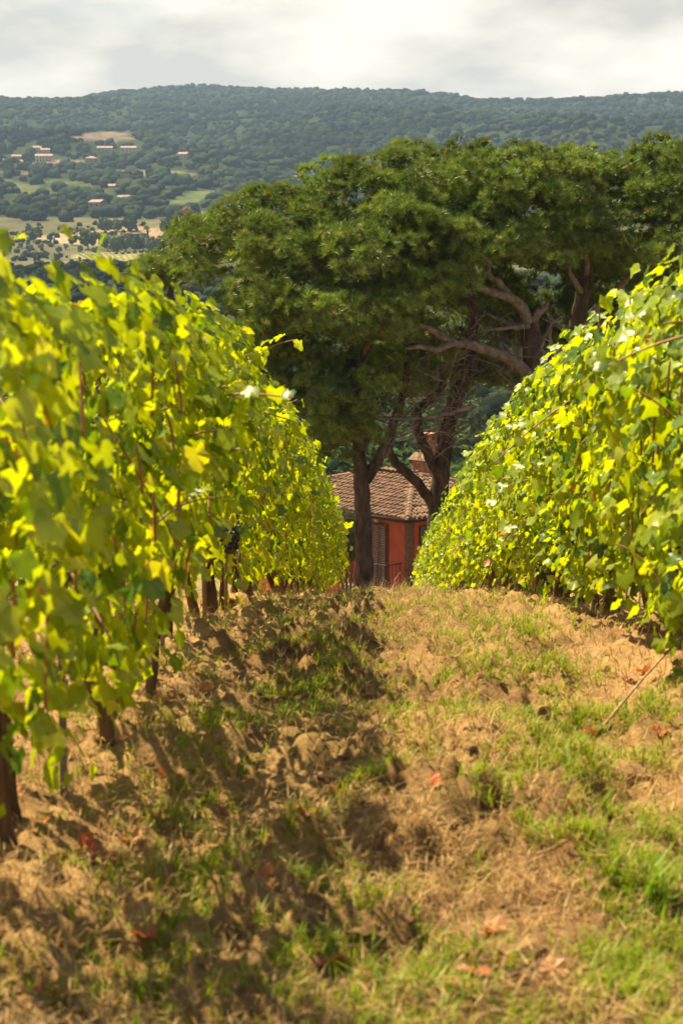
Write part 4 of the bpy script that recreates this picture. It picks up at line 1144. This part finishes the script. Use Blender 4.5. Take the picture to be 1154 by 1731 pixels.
# posts, stakes, wires
def post(px, x, y, mat, name, label, h=1.5, r=0.022, lean=(0, 0), group=None):
    z = float(base_z(x, y)); o = thing(name, label, 'post' if 'post' in name else 'stake', (x, y, z), 0, group)
    m = MB()
    if 'post' in name:
        m.box((0, 0, h / 2 - 0.1), (0.022, 0.016, h + 0.2)); obj('shaft', m.mesh('shaft', mat), o)
        m = MB()
        for k in range(8): m.box((0.015, 0, 0.4 + k * 0.17), (0.008, 0.021, 0.02))
        tag(obj('hooks', m.mesh('hooks', mat), o), None, None, None, 'stuff')
    else:
        m.tube([(0, 0, -0.15), (lean[0] * h * .5 + 0.005, lean[1] * h * .5, h / 2), (lean[0] * h, lean[1] * h, h)], [r, r * 0.95, r * 0.8], 7); obj('shaft', m.mesh('shaft', mat, True), o)
for i, (x, y, sidelab) in enumerate(((-1.02, 6.35, 'beside the nearest trunk of the left vine row'), (-1.06, 9.7, 'behind the grape bunches of the left vine row'), (-1.08, 15.6, 'in the shaded middle of the left vine row'),
                                     (1.42, 14.2, 'among the trunks of the right vine row'), (1.42, 20.5, 'in the far shaded part of the right vine row'))):
    post(0, x, y, M_STEEL, 'trellis_post', 'grey galvanised steel post ' + sidelab)
for i, (x, y, l, ln) in enumerate(((-1.0, 7.35, 'pale leaning wooden stake under the yellow leaf in the left row', (0.06, 0.12)), (-1.0, 8.7, 'straight pale wooden stake at the double trunk in the left row', (0.0, 0.02)),
                                    (-1.0, 11.4, 'thin wooden stake leaning on a trunk in the middle of the left row', (-0.03, 0.05)), (1.33, 12.5, 'short broken wooden stake at the foot of the right row', (0.02, 0.0)), (-1.02, 13.2, 'thin stake far along the left row', (0.0, 0.03)))):
    post(0, x, y, M_STAKE, 'wooden_stake', l, 0.95 if 'short' not in l else 0.16, 0.013, ln)
for x, lab in ((ROWS[1], 'left'), (ROWS[2], 'right')):
    for hh, w_ in ((0.70, 'lower'), (1.25, 'upper')):
        yy = np.arange(3.0, 57, 1.5); m = MB()
        m.tube(np.stack([np.full(len(yy), x), yy, base_z(np.full(len(yy), x), yy) + hh], 1), 0.0022, 4)
        tag(obj('trellis_wire', m.mesh('trellis_wire', M_STEEL)), 'thin %s trellis wire strung through the %s vine row' % (w_, lab), 'wire')

# ------------------------------------------------------------------ grass, straw, clods, fallen leaves
grng = np.random.default_rng(9)
def scatter(n, ymin=3.6, ymax=33.0):
    v_ = grng.random(n)                                                  # denser near the camera
    y = np.where(grng.random(n) < 0.5, 1 / (1 / ymax + (1 / ymin - 1 / ymax) * v_), ymin * (ymax / ymin) ** v_)
    x = grng.uniform(-1.9, 2.2, n)
    return x, y
def blades(x, y, h, wdt, lean, az, tint, segs=2, rise=0.0):
    """curved tapering blades as one array"""
    n = len(x); z = floor_z(x, y) - 0.005 + rise
    V = []
    dirx, diry = np.cos(az), np.sin(az)
    sx, sy = -diry, dirx
    for k in range(segs + 1):
        f = k / segs
        fo = lean * f * f * h; up = h * f * np.sqrt(np.clip(1 - (lean * f) ** 2 * 0.6, 0.05, 1))
        ww = wdt * (1 - f) ** 0.7 * 0.5
        for sgn in ((1, -1) if k < segs else (0,)):
            V.append(np.stack([x + dirx * fo + sx * ww * sgn, y + diry * fo + sy * ww * sgn, z + up], 1))
    nv = len(V); V = np.stack(V, 1).reshape(-1, 3)
    Fq = [(2 * k, 2 * k + 1, 2 * k + 3, 2 * k + 2) for k in range(segs - 1)]
    b = (np.arange(n) * nv)[:, None]
    Fs = [np.concatenate([b + np.array(q) for q in Fq])] if Fq else []
    Fs.append(b + np.array([nv - 3, nv - 2, nv - 1]))
    return V, Fs, np.repeat(tint, nv, 0)
def grass_density(x, y):
    g = 0.55 * np.exp(-((x + 0.30) / 0.42) ** 2) + 1.0 * np.exp(-((x - 0.70) / 0.40) ** 2) + 0.10
    nz = 0.12 + fbm(x * 2.0 + 3, y * 1.4 + 1, 4, 0.6)
    return np.clip(g * (0.12 + 1.65 * nz), 0, 1) * (np.abs(x - 0.15) < 1.35)
# tufts: seeds with several blades each
x, y = scatter(72000)
k = grng.random(len(x)) < grass_density(x, y)
x, y = x[k], y[k]
m_ = 6
x = np.repeat(x, m_) + grng.normal(0, 0.018, len(x) * m_); y = np.repeat(y, m_) + grng.normal(0, 0.018, len(y) * m_)
n = len(x)
pal = np.array([[0.18, 0.25, 0.013], [0.24, 0.31, 0.016], [0.30, 0.35, 0.022], [0.33, 0.28, 0.05]])[grng.choice(4, n, p=[0.35, 0.35, 0.2, 0.1])]
V, F, T = blades(x, y, grng.uniform(0.025, 0.095, n), grng.uniform(0.004, 0.008, n), grng.uniform(0.3, 1.1, n), grng.random(n) * 6.283, pal)
tag(obj('grass', mesh_np('grass', V, F, M_GRASS, T)), 'short green grass growing in patches along the alley', 'grass', None, 'stuff')
# straw and dead grass lying about
x, y = scatter(140000)
dn = np.clip(0.30 + 0.7 * np.exp(-((x - 0.15) / 0.75) ** 2) * (0.4 + 1.2 * fbm(x * 1.4 - 7, y * 1.1, 3)), 0.04, 1)
k = grng.random(len(x)) < dn; x, y = x[k], y[k]; n = len(x)
pal = np.array([[0.46, 0.29, 0.11], [0.34, 0.20, 0.07], [0.58, 0.41, 0.19], [0.20, 0.11, 0.04]])[grng.choice(4, n, p=[0.4, 0.3, 0.15, 0.15])]
V, F, T = blades(x, y, grng.uniform(0.03, 0.12, n), grng.uniform(0.003, 0.0065, n), grng.uniform(0.85, 1.25, n), grng.random(n) * 6.283, pal, 2, grng.uniform(-0.01, 0.012, n))
tag(obj('straw', mesh_np('straw', V, F, M_STRAW, T)), 'dry straw and cut grass strewn over the soil', 'straw', None, 'stuff')
# long straws on the crest in front of the house
n = 900; x = grng.normal(0.35, 0.55, n); y = grng.uniform(21, 29, n)
V, F, T = blades(x, y, grng.uniform(0.10, 0.30, n), np.full(n, 0.006), grng.uniform(0.3, 1.0, n), grng.random(n) * 6.283, np.tile(np.array([0.46, 0.33, 0.16]), (n, 1)))
tag(obj('dry_grass', mesh_np('dry_grass', V, F, M_STRAW, T)), 'tall dry grass on the crest in front of the house', 'dry grass', None, 'stuff')
# clods
x, y = scatter(800, 3.6, 26); r = grng.uniform(0.006, 0.018, len(x)) * (1 + 1.8 * (grng.random(len(x)) < 0.06))
C = np.stack([x, y, floor_z(x, y) + r * 0.25], 1)
V, F = blobs(C, np.stack([r * grng.uniform(0.8, 1.4, len(r)), r, r * 0.75], 1), ICO1, grng, 0.16)
T = np.repeat(np.array([0.36, 0.215, 0.09]) * grng.uniform(0.7, 1.25, (len(x), 1)), len(ICO1[0]), 0)
tag(obj('soil_clods', mesh_np('soil_clods', V, F, M_SOIL, T, False)), 'crumbled clods of sandy soil lying on the ground', 'soil clods', None, 'stuff')
# fallen vine leaves
def dry_leaf(seed):
    rng = np.random.default_rng(seed)
    v = leaf_shape(rng, 1.6); v[:, 2] += 0.55 * v[:, 0] ** 2 + rng.normal(0, 0.12, len(v))
    t_ = np.array([[0.50, 0.19, 0.055], [0.44, 0.11, 0.04], [0.54, 0.28, 0.12], [0.32, 0.11, 0.05]])[seed % 4]
    return mesh_np('fallen_leaf', v, LEAF_F, M_DEAD, np.tile(t_, (NLV, 1)) * rng.uniform(0.8, 1.2, (NLV, 1)))
DRY = [dry_leaf(i) for i in range(12)]
def ground_at(px, py):
    yy = np.geomspace(3.2, 30, 900)
    q = np.array([P(px, py, float(v)) for v in yy]); d = q[:, 2] - floor_z(q[:, 0], q[:, 1])
    i = int(np.argmax(d < 0)) if (d < 0).any() else len(yy) - 1
    return q[i]
FL = [(512, 1380, 'bright orange red fallen leaf alone in the middle of the alley'), (240, 1592, 'red brown fallen leaf on dark soil near the lower left'), (830, 1583, 'orange brown curled leaf in the lower right part of the alley'),
      (965, 1378, 'dark red fallen leaf in grass on the right'), (345, 1168, 'pale pinkish fallen leaf near the left row'), (150, 1460, 'orange fallen leaf on sand, near the first left trunk'),
      (422, 1080, 'orange fallen leaf near the far end of the left row'), (1060, 1150, 'big orange dead leaf at the foot of the right row'), (1115, 1240, 'red brown leaf at the right edge beside the vine roots'),
      (800, 1650, 'reddish curled leaf near the bottom edge'), (935, 1650, 'tan fallen leaf on straw near the bottom edge'), (1120, 1580, 'red leaf beside the tall weed at the right edge'), (1000, 1248, 'orange leaf lying in the right grass strip')]
for i, (px, py, lab) in enumerate(FL):
    q = ground_at(px, py)
    o = obj('fallen_leaf', DRY[i % 12], None, (q[0], q[1], q[2] + 0.018)); tag(o, lab, 'fallen leaf', 'fallen leaves on the ground')
    s = random.uniform(0.04, 0.055); o.scale = (s, s, s); o.rotation_euler = (random.gauss(0, .35), random.gauss(0, .35), random.random() * 6)
for zone, lab, n in (((-1.25, -0.75), 'dry orange brown leaf fallen under the left vine row', 34), ((1.05, 1.7), 'dry orange brown leaf fallen under the right vine row', 22), ((-0.6, 0.95), 'small brown dead leaf scattered in the grass of the alley', 44)):
    for _ in range(n):
        yq = 1 / random.uniform(1 / 17, 1 / 4.6); xq = random.uniform(*zone)
        o = obj('fallen_leaf', DRY[random.randrange(12)], None, (xq, yq, float(floor_z(xq, yq)) + 0.016)); tag(o, lab, 'fallen leaf', lab.replace('leaf', 'leaves'))
        s = random.uniform(0.032, 0.056); o.scale = (s, s, s); o.rotation_euler = (random.gauss(0, .4), random.gauss(0, .4), random.random() * 6)
# weed at the right edge
q = ground_at(1108, 1545)
n = 26; xw = np.full(n, q[0]) + grng.normal(0, 0.02, n); yw = np.full(n, q[1]) + grng.normal(0, 0.02, n)
V, F, T = blades(xw, yw, grng.uniform(0.09, 0.2, n), grng.uniform(0.010, 0.018, n), grng.uniform(0.2, 0.9, n), grng.random(n) * 6.283, np.tile(np.array([0.17, 0.27, 0.03]), (n, 1)))
tag(obj('grass_weed', mesh_np('grass_weed', V - q, F, M_GRASS, T), None, tuple(q)), 'tall broad bladed green weed at the right edge', 'weed')
# fallen cane at the right
a, b2 = ground_at(1010, 1245), ground_at(1150, 1135)
m = MB(); pts_ = np.array([a + (0, 0, .02), a * 0.5 + b2 * 0.5 + (0, 0, .10), b2 + (0, 0, .16)]); m.tube(spline(pts_, 4), 0.006, 5)
tag(obj('cut_cane', m.mesh('cut_cane', M_STAKE, True)), 'long pale cut cane lying at the foot of the right vine row', 'cane')
